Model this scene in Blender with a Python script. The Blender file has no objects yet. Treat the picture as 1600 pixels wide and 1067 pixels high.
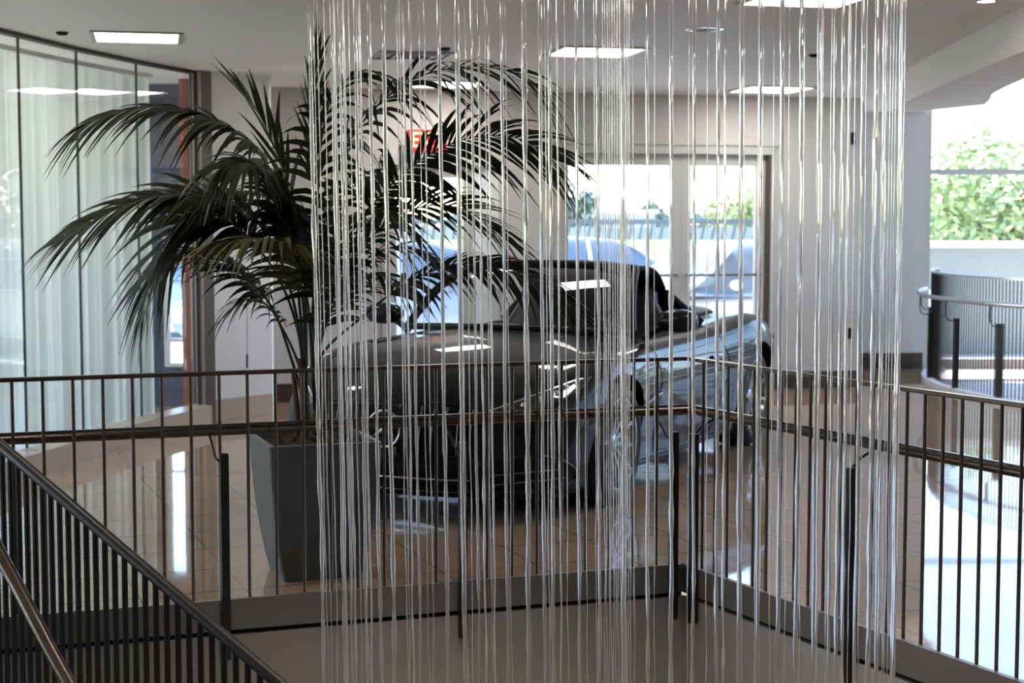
import bpy, bmesh, math, random
from mathutils import Vector, Matrix
from mathutils.geometry import tessellate_polygon
from mathutils.bvhtree import BVHTree

random.seed(7)
S = bpy.context.scene
C = S.collection
PI = math.pi
V3 = Vector

# ------------------------------------------------------------------ camera maths (metres; eye over the upper floor)
EYE = 1.58
FPX = 2500.0
HOR = 345.0
TH = math.atan((533.5 - HOR) / FPX)
CT, ST = math.cos(TH), math.sin(TH)


def ray(px, py):
    x = (px - 800.0) / FPX
    u = -(py - 533.5) / FPX
    return V3((x, CT + u * ST, -ST + u * CT))


def at(px, py, Y):
    d = ray(px, py)
    k = Y / d.y
    return V3((d.x * k, Y, EYE + d.z * k))


def onz(px, py, z=0.0):
    d = ray(px, py)
    k = (z - EYE) / d.z
    return V3((d.x * k, d.y * k, z))


def proj(p):
    q = V3(p) - V3((0, 0, EYE))
    f = q.y * CT - q.z * ST
    u = q.y * ST + q.z * CT
    return 800 + FPX * q.x / f, 533.5 - FPX * u / f


# ------------------------------------------------------------------ materials
def mat(name, col, rough=0.5, metal=0.0, spec=0.5, coat=0.0, trans=0.0, ior=1.45, noise=None, bump=None, emit=None):
    m = bpy.data.materials.new(name)
    m.use_nodes = True
    nt = m.node_tree
    b = nt.nodes['Principled BSDF']
    b.inputs['Base Color'].default_value = (*col, 1)
    b.inputs['Roughness'].default_value = rough
    b.inputs['Metallic'].default_value = metal
    b.inputs['Specular IOR Level'].default_value = spec
    b.inputs['Coat Weight'].default_value = coat
    b.inputs['Coat Roughness'].default_value = 0.02
    b.inputs['Transmission Weight'].default_value = trans
    b.inputs['IOR'].default_value = ior
    if emit:
        b.inputs['Emission Color'].default_value = (*emit[0], 1)
        b.inputs['Emission Strength'].default_value = emit[1]
    if noise or bump:
        tc = nt.nodes.new('ShaderNodeTexCoord')
    if noise:
        sc, amt = noise
        n = nt.nodes.new('ShaderNodeTexNoise')
        n.inputs['Scale'].default_value = sc
        n.inputs['Detail'].default_value = 4
        nt.links.new(tc.outputs['Object'], n.inputs['Vector'])
        mx = nt.nodes.new('ShaderNodeMix')
        mx.data_type = 'RGBA'
        mx.inputs['A'].default_value = (*[c * (1 - amt) for c in col], 1)
        mx.inputs['B'].default_value = (*[min(1, c * (1 + amt)) for c in col], 1)
        nt.links.new(n.outputs['Fac'], mx.inputs['Factor'])
        nt.links.new(mx.outputs['Result'], b.inputs['Base Color'])
    if bump:
        sc, st = bump
        n = nt.nodes.new('ShaderNodeTexNoise')
        n.inputs['Scale'].default_value = sc
        n.inputs['Detail'].default_value = 3
        nt.links.new(tc.outputs['Object'], n.inputs['Vector'])
        bp = nt.nodes.new('ShaderNodeBump')
        bp.inputs['Strength'].default_value = st
        bp.inputs['Distance'].default_value = 0.01
        nt.links.new(n.outputs['Fac'], bp.inputs['Height'])
        nt.links.new(bp.outputs['Normal'], b.inputs['Normal'])
    return m


def pane_mat(name, tint=(1, 1, 1), refl=1.0, ior=1.5):
    """flat pane: see-through with a Fresnel mirror"""
    m = bpy.data.materials.new(name)
    m.use_nodes = True
    nt = m.node_tree
    nt.nodes.clear()
    o = nt.nodes.new('ShaderNodeOutputMaterial')
    t = nt.nodes.new('ShaderNodeBsdfTransparent')
    t.inputs['Color'].default_value = (*tint, 1)
    g = nt.nodes.new('ShaderNodeBsdfGlossy')
    g.inputs['Roughness'].default_value = 0.0
    g.inputs['Color'].default_value = (refl, refl, refl, 1)
    f = nt.nodes.new('ShaderNodeFresnel')
    f.inputs['IOR'].default_value = ior
    x = nt.nodes.new('ShaderNodeMixShader')
    geo = nt.nodes.new('ShaderNodeNewGeometry')
    inv = nt.nodes.new('ShaderNodeMath')
    inv.operation = 'SUBTRACT'
    inv.inputs[0].default_value = 1.0
    nt.links.new(geo.outputs['Backfacing'], inv.inputs[1])
    mul = nt.nodes.new('ShaderNodeMath')
    mul.operation = 'MULTIPLY'
    nt.links.new(f.outputs[0], mul.inputs[0])
    nt.links.new(inv.outputs[0], mul.inputs[1])
    nt.links.new(mul.outputs[0], x.inputs[0])
    nt.links.new(t.outputs[0], x.inputs[1])
    nt.links.new(g.outputs[0], x.inputs[2])
    nt.links.new(x.outputs[0], o.inputs[0])
    return m


def sheer_mat(name, col):
    m = bpy.data.materials.new(name)
    m.use_nodes = True
    nt = m.node_tree
    nt.nodes.clear()
    o = nt.nodes.new('ShaderNodeOutputMaterial')
    d = nt.nodes.new('ShaderNodeBsdfDiffuse')
    d.inputs['Color'].default_value = (*col, 1)
    t = nt.nodes.new('ShaderNodeBsdfTranslucent')
    t.inputs['Color'].default_value = (*col, 1)
    x = nt.nodes.new('ShaderNodeMixShader')
    x.inputs[0].default_value = 0.45
    nt.links.new(d.outputs[0], x.inputs[1])
    nt.links.new(t.outputs[0], x.inputs[2])
    tr = nt.nodes.new('ShaderNodeBsdfTransparent')
    y = nt.nodes.new('ShaderNodeMixShader')
    y.inputs[0].default_value = 0.12
    nt.links.new(x.outputs[0], y.inputs[1])
    nt.links.new(tr.outputs[0], y.inputs[2])
    nt.links.new(y.outputs[0], o.inputs[0])
    return m


def tile_mat(name, c1, c2, grout, size, rot, rough):
    m = bpy.data.materials.new(name)
    m.use_nodes = True
    nt = m.node_tree
    b = nt.nodes['Principled BSDF']
    tc = nt.nodes.new('ShaderNodeTexCoord')
    mp = nt.nodes.new('ShaderNodeMapping')
    mp.inputs['Rotation'].default_value = (0, 0, rot)
    br = nt.nodes.new('ShaderNodeTexBrick')
    br.offset = 0.0
    br.inputs['Color1'].default_value = (*c1, 1)
    br.inputs['Color2'].default_value = (*c2, 1)
    br.inputs['Mortar'].default_value = (*grout, 1)
    br.inputs['Scale'].default_value = 1.0
    br.inputs['Mortar Size'].default_value = 0.004
    br.inputs['Mortar Smooth'].default_value = 0.2
    br.inputs['Brick Width'].default_value = size
    br.inputs['Row Height'].default_value = size
    n = nt.nodes.new('ShaderNodeTexNoise')
    n.inputs['Scale'].default_value = 3.0
    n.inputs['Detail'].default_value = 6
    mx = nt.nodes.new('ShaderNodeMix')
    mx.data_type = 'RGBA'
    mx.blend_type = 'MULTIPLY'
    mx.inputs['Factor'].default_value = 0.25
    nt.links.new(tc.outputs['Object'], mp.inputs['Vector'])
    nt.links.new(mp.outputs[0], br.inputs['Vector'])
    nt.links.new(mp.outputs[0], n.inputs['Vector'])
    nt.links.new(br.outputs['Color'], mx.inputs['A'])
    nt.links.new(n.outputs['Color'], mx.inputs['B'])
    nt.links.new(mx.outputs['Result'], b.inputs['Base Color'])
    b.inputs['Roughness'].default_value = rough
    b.inputs['Specular IOR Level'].default_value = 0.5
    # faint waviness of the polish
    n2 = nt.nodes.new('ShaderNodeTexNoise')
    n2.inputs['Scale'].default_value = 1.6
    nt.links.new(mp.outputs[0], n2.inputs['Vector'])
    bp = nt.nodes.new('ShaderNodeBump')
    bp.inputs['Strength'].default_value = 0.05
    bp.inputs['Distance'].default_value = 0.02
    nt.links.new(n2.outputs['Fac'], bp.inputs['Height'])
    nt.links.new(bp.outputs['Normal'], b.inputs['Normal'])
    return m


M = {}
M['wall'] = mat('wall_paint', (0.54, 0.51, 0.49), 0.75, noise=(2, .02))
M['wall_white'] = mat('pale_wall_paint', (0.74, 0.73, 0.74), 0.7)
M['ceil'] = mat('ceiling_paint', (0.82, 0.80, 0.77), 0.6)
M['stone'] = mat('beige_stone', (0.46, 0.37, 0.29), 0.25, noise=(8, .12))
M['base_dark'] = mat('dark_brown_base', (0.055, 0.04, 0.033), 0.3)
M['floor'] = tile_mat('floor_tile', (0.43, 0.285, 0.175), (0.405, 0.265, 0.16), (0.20, 0.14, 0.10), 0.45, -0.365, 0.045)
M['steel'] = mat('bronze_steel', (0.13, 0.10, 0.078), 0.28, metal=0.9, bump=(60, .04))
M['steel_dark'] = mat('dark_painted_steel', (0.028, 0.025, 0.022), 0.38, metal=0.6)
M['steel_pale'] = mat('pale_brushed_steel', (0.55, 0.55, 0.56), 0.3, metal=0.9)
M['steel_grey'] = mat('grey_steel', (0.20, 0.20, 0.205), 0.35, metal=0.8)
M['curb'] = mat('edge_steel', (0.20, 0.17, 0.145), 0.4, metal=0.4)
M['fascia'] = mat('slab_panel', (0.34, 0.31, 0.275), 0.5)
M['fascia_gap'] = mat('shadow_gap', (0.01, 0.01, 0.01), 0.8)
M['frame'] = mat('door_frame_grey', (0.50, 0.48, 0.46), 0.4)
M['frame_dark'] = mat('brown_frame', (0.10, 0.072, 0.06), 0.4)
M['frosted'] = mat('white_film', (0.82, 0.85, 0.90), 0.5)
M['glass'] = pane_mat('clear_pane')
M['glass_teal'] = pane_mat('green_tinted_pane', (0.935, 0.965, 0.955))
M['windscreen'] = pane_mat('windscreen_glass', (0.80, 0.86, 0.84))
M['sheer'] = sheer_mat('sheer_fabric', (0.64, 0.68, 0.65))
M['light'] = mat('lamp_diffuser', (0.9, 0.9, 0.9), 0.5, emit=((1.0, 0.95, 0.88), 17.0))
M['lightframe'] = mat('lamp_frame', (0.45, 0.44, 0.43), 0.4, metal=0.5)
M['black'] = mat('black_plastic', (0.007, 0.007, 0.007), 0.5, spec=0.2)
M['vent'] = mat('vent_grille', (0.10, 0.10, 0.10), 0.5)
M['exit_red'] = mat('sign_red', (0.62, 0.015, 0.02), 0.4, emit=((0.9, 0.02, 0.02), 0.12))
M['exit_letter'] = mat('sign_letters', (0.9, 0.75, 0.45), 0.4, emit=((1.0, 0.75, 0.40), 0.15))
M['paint'] = mat('graphite_car_paint', (0.012, 0.0115, 0.0115), 0.4, metal=0.0, spec=0.03, coat=0.5)
M['chrome'] = mat('chrome', (0.75, 0.74, 0.73), 0.08, metal=1.0)
M['darkchrome'] = mat('dark_chrome', (0.22, 0.21, 0.20), 0.15, metal=1.0)
M['rubber'] = mat('tyre_rubber', (0.015, 0.015, 0.016), 0.6)
M['rim'] = mat('wheel_rim', (0.30, 0.30, 0.31), 0.2, metal=1.0)
M['leather'] = mat('black_leather', (0.014, 0.013, 0.013), 0.4, bump=(90, .2))
M['lens'] = mat('headlamp_lens', (0.03, 0.032, 0.036), 0.05, coat=1.0)
M['led'] = mat('lamp_reflector', (0.8, 0.8, 0.82), 0.1, metal=1.0)
M['red_lens'] = mat('tail_lens', (0.25, 0.01, 0.01), 0.1, coat=1.0)
M['water'] = mat('water_strand', (0.98, 0.97, 0.955), 0.06, trans=0.76, ior=1.33)
M['planter'] = mat('planter_grey', (0.105, 0.105, 0.106), 0.42, metal=0.0, bump=(40, .05))
M['soil'] = mat('bark_mulch', (0.06, 0.035, 0.02), 0.9, noise=(40, .6), bump=(50, 1.0))
M['leaf'] = mat('palm_leaf', (0.018, 0.025, 0.009), 0.42, spec=0.32, noise=(5, .3))
M['leaf_olive'] = mat('palm_leaf_olive', (0.075, 0.075, 0.025), 0.42, noise=(5, .3))
M['stem'] = mat('palm_stem', (0.022, 0.032, 0.012), 0.45)
M['bark'] = mat('palm_trunk_bark', (0.085, 0.045, 0.022), 0.8, noise=(25, .5), bump=(30, .6))
M['navy'] = mat('navy_wall_paint', (0.022, 0.032, 0.065), 0.6)
M['orange'] = mat('rust_orange_paint', (0.17, 0.055, 0.03), 0.5)
M['dim_brown'] = mat('dim_surround_brown', (0.10, 0.065, 0.042), 0.5, noise=(3, .2))  # dark brown put in to stand for dim surroundings out of view
M['soft_top'] = mat('black_fabric', (0.012, 0.012, 0.012), 0.8, spec=0.2)
M['carpet'] = mat('grey_carpet', (0.20, 0.19, 0.18), 0.9)
M['asphalt'] = mat('pale_paving', (0.62, 0.60, 0.57), 0.8, noise=(2, .06))
M['grass'] = mat('lawn', (0.20, 0.36, 0.09), 0.9, noise=(6, .3))
M['stucco'] = mat('pale_stucco', (0.34, 0.37, 0.35), 0.8)
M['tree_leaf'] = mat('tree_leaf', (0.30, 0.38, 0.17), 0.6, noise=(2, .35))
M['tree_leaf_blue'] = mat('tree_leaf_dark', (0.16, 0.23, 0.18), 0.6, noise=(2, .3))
M['added_shrub'] = mat('added_shrub_leaf', (0.06, 0.09, 0.05), 0.7)  # dark leaf for the added bushes, keeps the car reflections dim
M['tree_bark'] = mat('tree_bark', (0.14, 0.11, 0.08), 0.9, noise=(6, .3))
M['blue_paint'] = mat('pale_blue_car_paint', (0.36, 0.47, 0.74), 0.25, coat=1.0)
M['silver_paint'] = mat('silver_car_paint', (0.55, 0.62, 0.74), 0.25, coat=1.0)
M['white_paint'] = mat('white_car_paint', (0.80, 0.84, 0.90), 0.25, coat=1.0)
M['car_glass'] = mat('tinted_car_glass', (0.12, 0.17, 0.22), 0.04, coat=1.0)
M['fence'] = mat('grey_fence', (0.16, 0.16, 0.18), 0.6)
M['stucco_white'] = mat('white_stucco', (0.6, 0.6, 0.6), 0.8)


# ------------------------------------------------------------------ mesh helpers
class MB:
    def __init__(self, org=(0, 0, 0)):
        self.v, self.f, self.mi, self.org = [], [], [], V3(org)
        self.cur = 0

    def add(self, vs, fs):
        b = len(self.v)
        self.v += [V3(p) - self.org for p in vs]
        self.f += [tuple(b + i for i in f) for f in fs]
        self.mi += [self.cur] * len(fs)
        return self

    def box(self, lo, hi):
        x0, y0, z0 = lo
        x1, y1, z1 = hi
        return self.add([(x0, y0, z0), (x1, y0, z0), (x1, y1, z0), (x0, y1, z0), (x0, y0, z1), (x1, y0, z1), (x1, y1, z1), (x0, y1, z1)],
                        [(0, 3, 2, 1), (4, 5, 6, 7), (0, 1, 5, 4), (1, 2, 6, 5), (2, 3, 7, 6), (3, 0, 4, 7)])

    def obox(self, c, ax, ay, az):
        """box about c with half-axis vectors"""
        c, ax, ay, az = map(V3, (c, ax, ay, az))
        vs = [c + sx * ax + sy * ay + sz * az for sz in (-1, 1) for sx, sy in ((-1, -1), (1, -1), (1, 1), (-1, 1))]
        return self.add(vs, [(0, 3, 2, 1), (4, 5, 6, 7), (0, 1, 5, 4), (1, 2, 6, 5), (2, 3, 7, 6), (3, 0, 4, 7)])

    def prism(self, poly, z0, z1):
        n = len(poly)
        vs = [(p[0], p[1], z0) for p in poly] + [(p[0], p[1], z1) for p in poly]
        tris = tessellate_polygon([[V3((p[0], p[1], 0)) for p in poly]])
        fs = [tuple(t) for t in tris] + [tuple(n + i for i in reversed(t)) for t in tris]
        fs += [(i, (i + 1) % n, n + (i + 1) % n, n + i) for i in range(n)]
        return self.add(vs, fs)

    def tube(self, pts, r, n=8, cap=True, flat=None):
        """swept round (or flat=(w,h) oval) section"""
        pts = [V3(p) for p in pts]
        m = len(pts)
        vs, fs = [], []
        up = V3((0, 0, 1))
        prev = None
        for i, p in enumerate(pts):
            t = (pts[min(i + 1, m - 1)] - pts[max(i - 1, 0)])
            t = t.normalized() if t.length > 1e-9 else V3((0, 0, 1))
            if prev is None:
                a = t.cross(up)
                if a.length < 1e-3:
                    a = t.cross(V3((0, 1, 0)))
                a.normalize()
            else:
                a = prev - t * prev.dot(t)
                if a.length < 1e-6:
                    a = t.cross(up)
                a.normalize()
            prev = a
            b = a.cross(t).normalized()
            rr = r[i] if isinstance(r, (list, tuple)) else r
            for k in range(n):
                an = 2 * PI * k / n
                vs.append(p + a * (rr * math.cos(an)) + b * (rr * math.sin(an)))
        for i in range(m - 1):
            for k in range(n):
                k2 = (k + 1) % n
                fs.append((i * n + k, i * n + k2, (i + 1) * n + k2, (i + 1) * n + k))
        if cap:
            fs.append(tuple(range(n - 1, -1, -1)))
            fs.append(tuple((m - 1) * n + k for k in range(n)))
        return self.add(vs, fs)

    def bar(self, pts, w, h):
        """swept rectangular bar, w horizontal, h vertical"""
        pts = [V3(p) for p in pts]
        m = len(pts)
        vs, fs = [], []
        for i, p in enumerate(pts):
            t = pts[min(i + 1, m - 1)] - pts[max(i - 1, 0)]
            s = V3((t.y, -t.x, 0)).normalized() * (w / 2)
            u = V3((0, 0, h / 2))
            vs += [p - s - u, p + s - u, p + s + u, p - s + u]
        for i in range(m - 1):
            for k in range(4):
                k2 = (k + 1) % 4
                fs.append((i * 4 + k, i * 4 + k2, i * 4 + 4 + k2, i * 4 + 4 + k))
        fs += [(3, 2, 1, 0), tuple((m - 1) * 4 + k for k in range(4))]
        return self.add(vs, fs)

    def lathe(self, prof, c=(0, 0, 0), axis='Z', n=32):
        c = V3(c)
        vs, fs = [], []
        m = len(prof)
        for i in range(n):
            a = 2 * PI * i / n
            ca, sa = math.cos(a), math.sin(a)
            for r, h in prof:
                if axis == 'Z':
                    q = V3((r * ca, r * sa, h))
                elif axis == 'Y':
                    q = V3((r * ca, h, r * sa))
                else:
                    q = V3((h, r * ca, r * sa))
                vs.append(c + q)
        for i in range(n):
            j = (i + 1) % n
            for k in range(m - 1):
                fs.append((i * m + k, j * m + k, j * m + k + 1, i * m + k + 1))
        return self.add(vs, fs)

    def ball(self, c, rx, ry, rz, nu=16, nv=10, pw=1.0):
        c = V3(c)
        vs, fs = [], []

        def sp(x):
            return math.copysign(abs(x) ** pw, x)
        for j in range(nv + 1):
            b = -PI / 2 + PI * j / nv
            for i in range(nu):
                a = 2 * PI * i / nu
                vs.append(c + V3((rx * sp(math.cos(b)) * sp(math.cos(a)), ry * sp(math.cos(b)) * sp(math.sin(a)), rz * sp(math.sin(b)))))
        for j in range(nv):
            for i in range(nu):
                i2 = (i + 1) % nu
                fs.append((j * nu + i, j * nu + i2, (j + 1) * nu + i2, (j + 1) * nu + i))
        return self.add(vs, fs)

    def mesh(self, name, mats, smooth=None):
        me = bpy.data.meshes.new(name)
        me.from_pydata(self.v, [], self.f)
        for m in (mats if isinstance(mats, (list, tuple)) else [mats]):
            me.materials.append(m)
        if any(self.mi):
            me.polygons.foreach_set('material_index', self.mi)
        bm = bmesh.new()
        bm.from_mesh(me)
        bmesh.ops.recalc_face_normals(bm, faces=bm.faces)
        bm.to_mesh(me)
        bm.free()
        if smooth is not None:
            me.polygons.foreach_set('use_smooth', [True] * len(me.polygons))
            me.set_sharp_from_angle(angle=math.radians(smooth))
        me.update()
        return me

    def build(self, name, mats, parent=None, smooth=None):
        return link(name, self.mesh(name, mats, smooth), parent)


def link(name, data, parent=None):
    o = bpy.data.objects.new(name, data)
    C.objects.link(o)
    if parent is not None:
        o.parent = parent
    return o


def tag(o, label, cat, group=None, kind=None):
    o['label'] = label
    o['category'] = cat
    if group:
        o['group'] = group
    if kind:
        o['kind'] = kind
    return o


def thing(name, label, cat, loc=(0, 0, 0), rz=0.0, group=None):
    o = link(name, None)
    o.location = loc
    o.rotation_euler = (0, 0, rz)
    return tag(o, label, cat, group)


def struct(o, label, cat):
    o['kind'] = 'structure'
    o['label'] = label
    o['category'] = cat
    return o


def bevel(o, w=0.004, seg=2):
    m = o.modifiers.new('bevel', 'BEVEL')
    m.width = w
    m.segments = seg
    m.limit_method = 'ANGLE'
    return o


def lerp(a, b, t):
    return a + (b - a) * t


def smooth01(t):
    t = max(0.0, min(1.0, t))
    return t * t * (3 - 2 * t)


def catmull(pts, per=8):
    pts = [V3(p) for p in pts]
    out = []
    n = len(pts)
    for i in range(n - 1):
        p0, p1, p2, p3 = pts[max(i - 1, 0)], pts[i], pts[i + 1], pts[min(i + 2, n - 1)]
        for k in range(per):
            t = k / per
            out.append(0.5 * ((2 * p1) + (p2 - p0) * t + (2 * p0 - 5 * p1 + 4 * p2 - p3) * t * t + (3 * p1 - p0 - 3 * p2 + p3) * t ** 3))
    out.append(pts[-1])
    return out


def interp(keys, vals, x):
    """smooth (hermite) interpolation over ascending keys"""
    n = len(keys)
    if x <= keys[0]:
        return vals[0]
    if x >= keys[-1]:
        return vals[-1]
    for i in range(n - 1):
        if x <= keys[i + 1]:
            break
    h = keys[i + 1] - keys[i]
    t = (x - keys[i]) / h

    def slope(j):
        if j <= 0:
            return (vals[1] - vals[0]) / (keys[1] - keys[0])
        if j >= n - 1:
            return (vals[-1] - vals[-2]) / (keys[-1] - keys[-2])
        return (vals[j + 1] - vals[j - 1]) / (keys[j + 1] - keys[j - 1])
    m0, m1 = slope(i) * h, slope(i + 1) * h
    return (2 * t ** 3 - 3 * t * t + 1) * vals[i] + (t ** 3 - 2 * t * t + t) * m0 + (-2 * t ** 3 + 3 * t * t) * vals[i + 1] + (t ** 3 - t * t) * m1


def disc(pts, z):
    return [(p[0], p[1], z) for p in pts]


# ------------------------------------------------------------------ plan of the place
ZC = 2.73                                  # ceiling
CORNER = onz(1068, 885)
LEFT0 = onz(400, 938)
ld = (CORNER - LEFT0).normalized()         # along the left railing, towards the corner
RIGHT1 = onz(1262, 953)
rd = (RIGHT1 - CORNER).normalized()        # along the right railing, towards the camera
LEFT_END = CORNER - ld * 4.2
RIGHT_END = CORNER + rd * 3.6
void_poly = [CORNER, RIGHT_END, V3((1.2, 1.3, 0)), V3((-3.0, 1.3, 0)), V3((LEFT_END.x, LEFT_END.y - .6, 0)), LEFT_END]

GLASS = [(-3.45, 6.6), (-3.30, 8.2), (-3.13, 9.45), (-3.04, 9.95), (-2.90, 10.75), (-2.70, 11.60), (-2.47, 12.40)]
WA0, WA1 = V3((-2.38, 12.52, 0)), V3((-1.96, 13.05, 0))
W10, W11 = V3((-2.08, 13.9, 0)), V3((3.28, 15.2, 0))
WC0, WC1 = V3((3.30, 17.1, 0)), V3((4.40, 17.1, 0))
SWC, SWR = V3((8.06, 15.09, 0)), 4.0       # curved stairwell at the right

# --- floor with the two stairwell openings
arc = []
for i in range(25):
    a = math.radians(152 + i * (272 - 152) / 24)
    arc.append(V3((SWC.x + SWR * math.cos(a), SWC.y + SWR * math.sin(a), 0)))
well = arc + [V3((9.6, 11.2, 0)), V3((9.6, 16.9, 0))]
outer = [V3(p) for p in [(-7, -4, 0), (10, -4, 0), (10, 17.2, 0), (3.35, 17.2, 0), (3.28, 15.25, 0), (-2.08, 14.0, 0), (-7, 14.0, 0)]]


def slab(name, polys, z, m, thick=0.0):
    flat = [p for q in polys for p in q]
    tris = tessellate_polygon(polys)
    mb = MB()
    mb.add([(p[0], p[1], z) for p in flat], [tuple(t) for t in tris])
    o = mb.build(name, m)
    for p in o.data.polygons:
        pass
    return o


fl = slab('floor', [outer, void_poly, well], 0.0, M['floor'])
struct(fl, 'polished beige tiled floor around the stairwell', 'floor')

# --- slab edge of the near stairwell: steel curb, shadow gap, panel
cb, gp, fp = MB(), MB(), MB()
vp = void_poly + [void_poly[0]]
inn = V3((-0.4, 4.3, 0))
for a, b in zip(vp[:-1], vp[1:]):
    d = (b - a).normalized()
    n = V3((-d.y, d.x, 0))
    if n.dot(inn - a) < 0:
        n = -n
    mid, hl = (a + b) / 2, (b - a).length / 2
    cb.obox(mid + n * 0.006 + V3((0, 0, -0.048)), d * (hl + .02), n * 0.012, V3((0, 0, 0.064)))
    gp.obox(mid - n * 0.03 + V3((0, 0, -0.13)), d * hl, n * 0.01, V3((0, 0, 0.03)))
    fp.obox(mid + n * 0.0 + V3((0, 0, -0.56)), d * hl, n * 0.012, V3((0, 0, 0.425)))
struct(cb.build('trim_1', M['curb']), 'dark steel edge band round the stairwell opening', 'floor edge')
struct(gp.build('trim_2', M['fascia_gap']), 'black shadow gap below the steel floor edge', 'floor edge')
struct(fp.build('wall_slab_edge', M['fascia']), 'grey panel covering the edge of the floor slab', 'wall')

# lower storey
lw = MB()
lw.box((-7, -4, -3.7), (10, 14, -3.6))
struct(lw.build('floor_lower', M['floor']), 'tiled floor of the storey below', 'floor')
lw = MB()
lw.box((-7.1, -4, -3.6), (-7, 14, -0.3)).box((10, -4, -3.6), (10.1, 14, -.3)).box((-7, 9.6, -3.6), (10, 9.7, -1.0))
struct(lw.build('wall_lower', M['wall']), 'walls of the storey below', 'wall')
bpy.data.objects['wall_lower'].data.materials[0] = M['dim_brown']  # coloured dark so the car front reflects less

# --- ceiling with raised opening at the right
bulk_in = [(2.62, 3.0), (2.66, 6.5), (2.75, 8.6), (2.85, 10.2), (2.95, 11.6), (3.05, 12.6), (3.16, 13.4)]
bulk_out = [(3.72, 12.7), (3.60, 12.15), (3.44, 11.5), (3.27, 10.2), (3.12, 8.5), (3.02, 6.5), (2.98, 3.0)]
inner_c = catmull([(p[0], p[1], 0) for p in bulk_in], 6)
outer_c = catmull([(p[0], p[1], 0) for p in bulk_out], 6)
cpoly = [V3(p) for p in [(-7, -4, 0), (2.62, -4, 0)]] + inner_c + [V3((3.40, 13.42, 0)), V3((3.72, 12.7, 0)), V3((3.9, 13.4, 0)), V3((4.4, 17.2, 0)), V3((-7, 17.2, 0))]
mb = MB()
mb.prism(cpoly, ZC, ZC + .12)
struct(mb.build('ceiling', M['ceil']), 'plain off-white ceiling with square lights', 'ceiling')
mb = MB()
bp = inner_c + [V3((3.42, 13.42, 0))] + outer_c
mb.prism(bp, 2.49, 3.3)
struct(mb.build('ceiling_bulkhead', M['ceil'], smooth=35), 'curved dropped bulkhead at the right of the ceiling', 'ceiling')
mb = MB()
mb.box((2.4, -4, 5.3), (10.2, 17.4, 5.45))
mb.box((2.55, -4, ZC + .12), (2.65, 3.0, 5.3))
struct(mb.build('ceiling_high', M['ceil']), 'high ceiling over the curved stairwell', 'ceiling')
mb = MB()
hi = inner_c[6:]
for a, b in zip(hi[:-1], hi[1:]):
    d = b - a
    n = V3((d.y, -d.x, 0)).normalized()
    mb.obox((a + b) / 2 + n * .03 + V3((0, 0, 4.2)), d / 2 * 1.02, n * .02, V3((0, 0, 1.1)))
mb.box((3.16, 13.4, ZC + .12), (4.4, 13.5, 5.3))
mb.box((4.3, 13.4, ZC + .12), (4.4, 17.2, 5.3))
struct(mb.build('wall_upper', M['wall']), 'upper wall above the curved bulkhead', 'wall')
mb = MB()
mb.box((-7, -4, ZC + .12), (2.6, 17.4, ZC + .3))
struct(mb.build('roof', M['stucco']), 'flat roof over the showroom', 'roof')


# --- walls
def wall_seg(mb, a, b, z0, z1, th, back=True):
    d = (b - a)
    L = d.length
    d.normalize()
    n = V3((-d.y, d.x, 0))
    mb.obox((a + b) / 2 + n * th / 2 + V3((0, 0, (z0 + z1) / 2)), d * L / 2, n * th / 2, V3((0, 0, (z1 - z0) / 2)))


mb = MB()
wall_seg(mb, WA0, WA1, 0, ZC, .1)
wall_seg(mb, WA1 + V3((-.06, .03, 0)), W10 + V3((-.06, 0, 0)), 0, ZC, .1)
struct(mb.build('wall_left', M['wall_white']), 'pale wall between the glass partition and the back wall', 'wall')

wdir = (W11 - W10).normalized()
wn = V3((-wdir.y, wdir.x, 0))               # outwards


def wu(px, py=400):
    """distance along the back wall under a picture column"""
    d = ray(px, py)
    # W10 + u*wdir = k*d (plan)
    det = d.x * (-wdir.y) - d.y * (-wdir.x)
    k = (W10.x * (-wdir.y) - W10.y * (-wdir.x)) / det
    return (V3((d.x * k, d.y * k, 0)) - W10).dot(wdir)


def wpt(u, z=0.0, off=0.0):
    p = W10 + wdir * u - wn * off
    return V3((p.x, p.y, z))


WL = (W11 - W10).length
D1a, D1b, D1c = wu(596), wu(742), wu(786)
D2a, D2b = wu(866), wu(1210)
mb = MB()


def wbox(mb, u0, u1, z0, z1, o0, o1):
    """box on the back wall: u range, z range, offset range towards the room"""
    mb.obox(wpt((u0 + u1) / 2, (z0 + z1) / 2, (o0 + o1) / 2), wdir * (u1 - u0) / 2, wn * abs(o1 - o0) / 2, V3((0, 0, (z1 - z0) / 2)))


DH1, DH2 = 2.12, 2.24
wbox(mb, 0, D1a, 0, ZC, -.2, 0)
wbox(mb, D1a, D1c, DH1, ZC, -.2, 0)
wbox(mb, D1c, D2a, 0, ZC, -.2, 0)
wbox(mb, D2a, D2b, DH2, ZC, -.2, 0)
wbox(mb, D2b, WL, 0, ZC, -.2, 0)
struct(mb.build('wall_back', M['wall']), 'grey-beige back wall with two glazed doorways', 'wall')
mb = MB()
for a, b in ((0, D1a), (D1c, D2a), (D2b, WL)):
    wbox(mb, a, b, 0, .16, 0, .018)
struct(mb.build('baseboard_back', M['base_dark']), 'dark brown baseboard along the back wall', 'baseboard')
mb = MB()
wall_seg(mb, WC0, WC1, 0, ZC + .1, .15)
wall_seg(mb, W11 + V3((.02, 0, 0)), V3((3.30, 17.1, 0)), 0, ZC, .05)
struct(mb.build('wall_right', M['wall']), 'grey wall beside the tall right window', 'wall')
mb = MB()
mb.box((3.31, 17.08, 0), (4.40, 17.1, .17))
struct(mb.build('baseboard_right', M['base_dark']), 'dark baseboard under the wall beside the tall window', 'baseboard')
mb = MB()
wall_seg(mb, WA0 - V3((0, .02, 0)), WA1 - V3((0, .02, 0)), 0, .17, .03)
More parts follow.
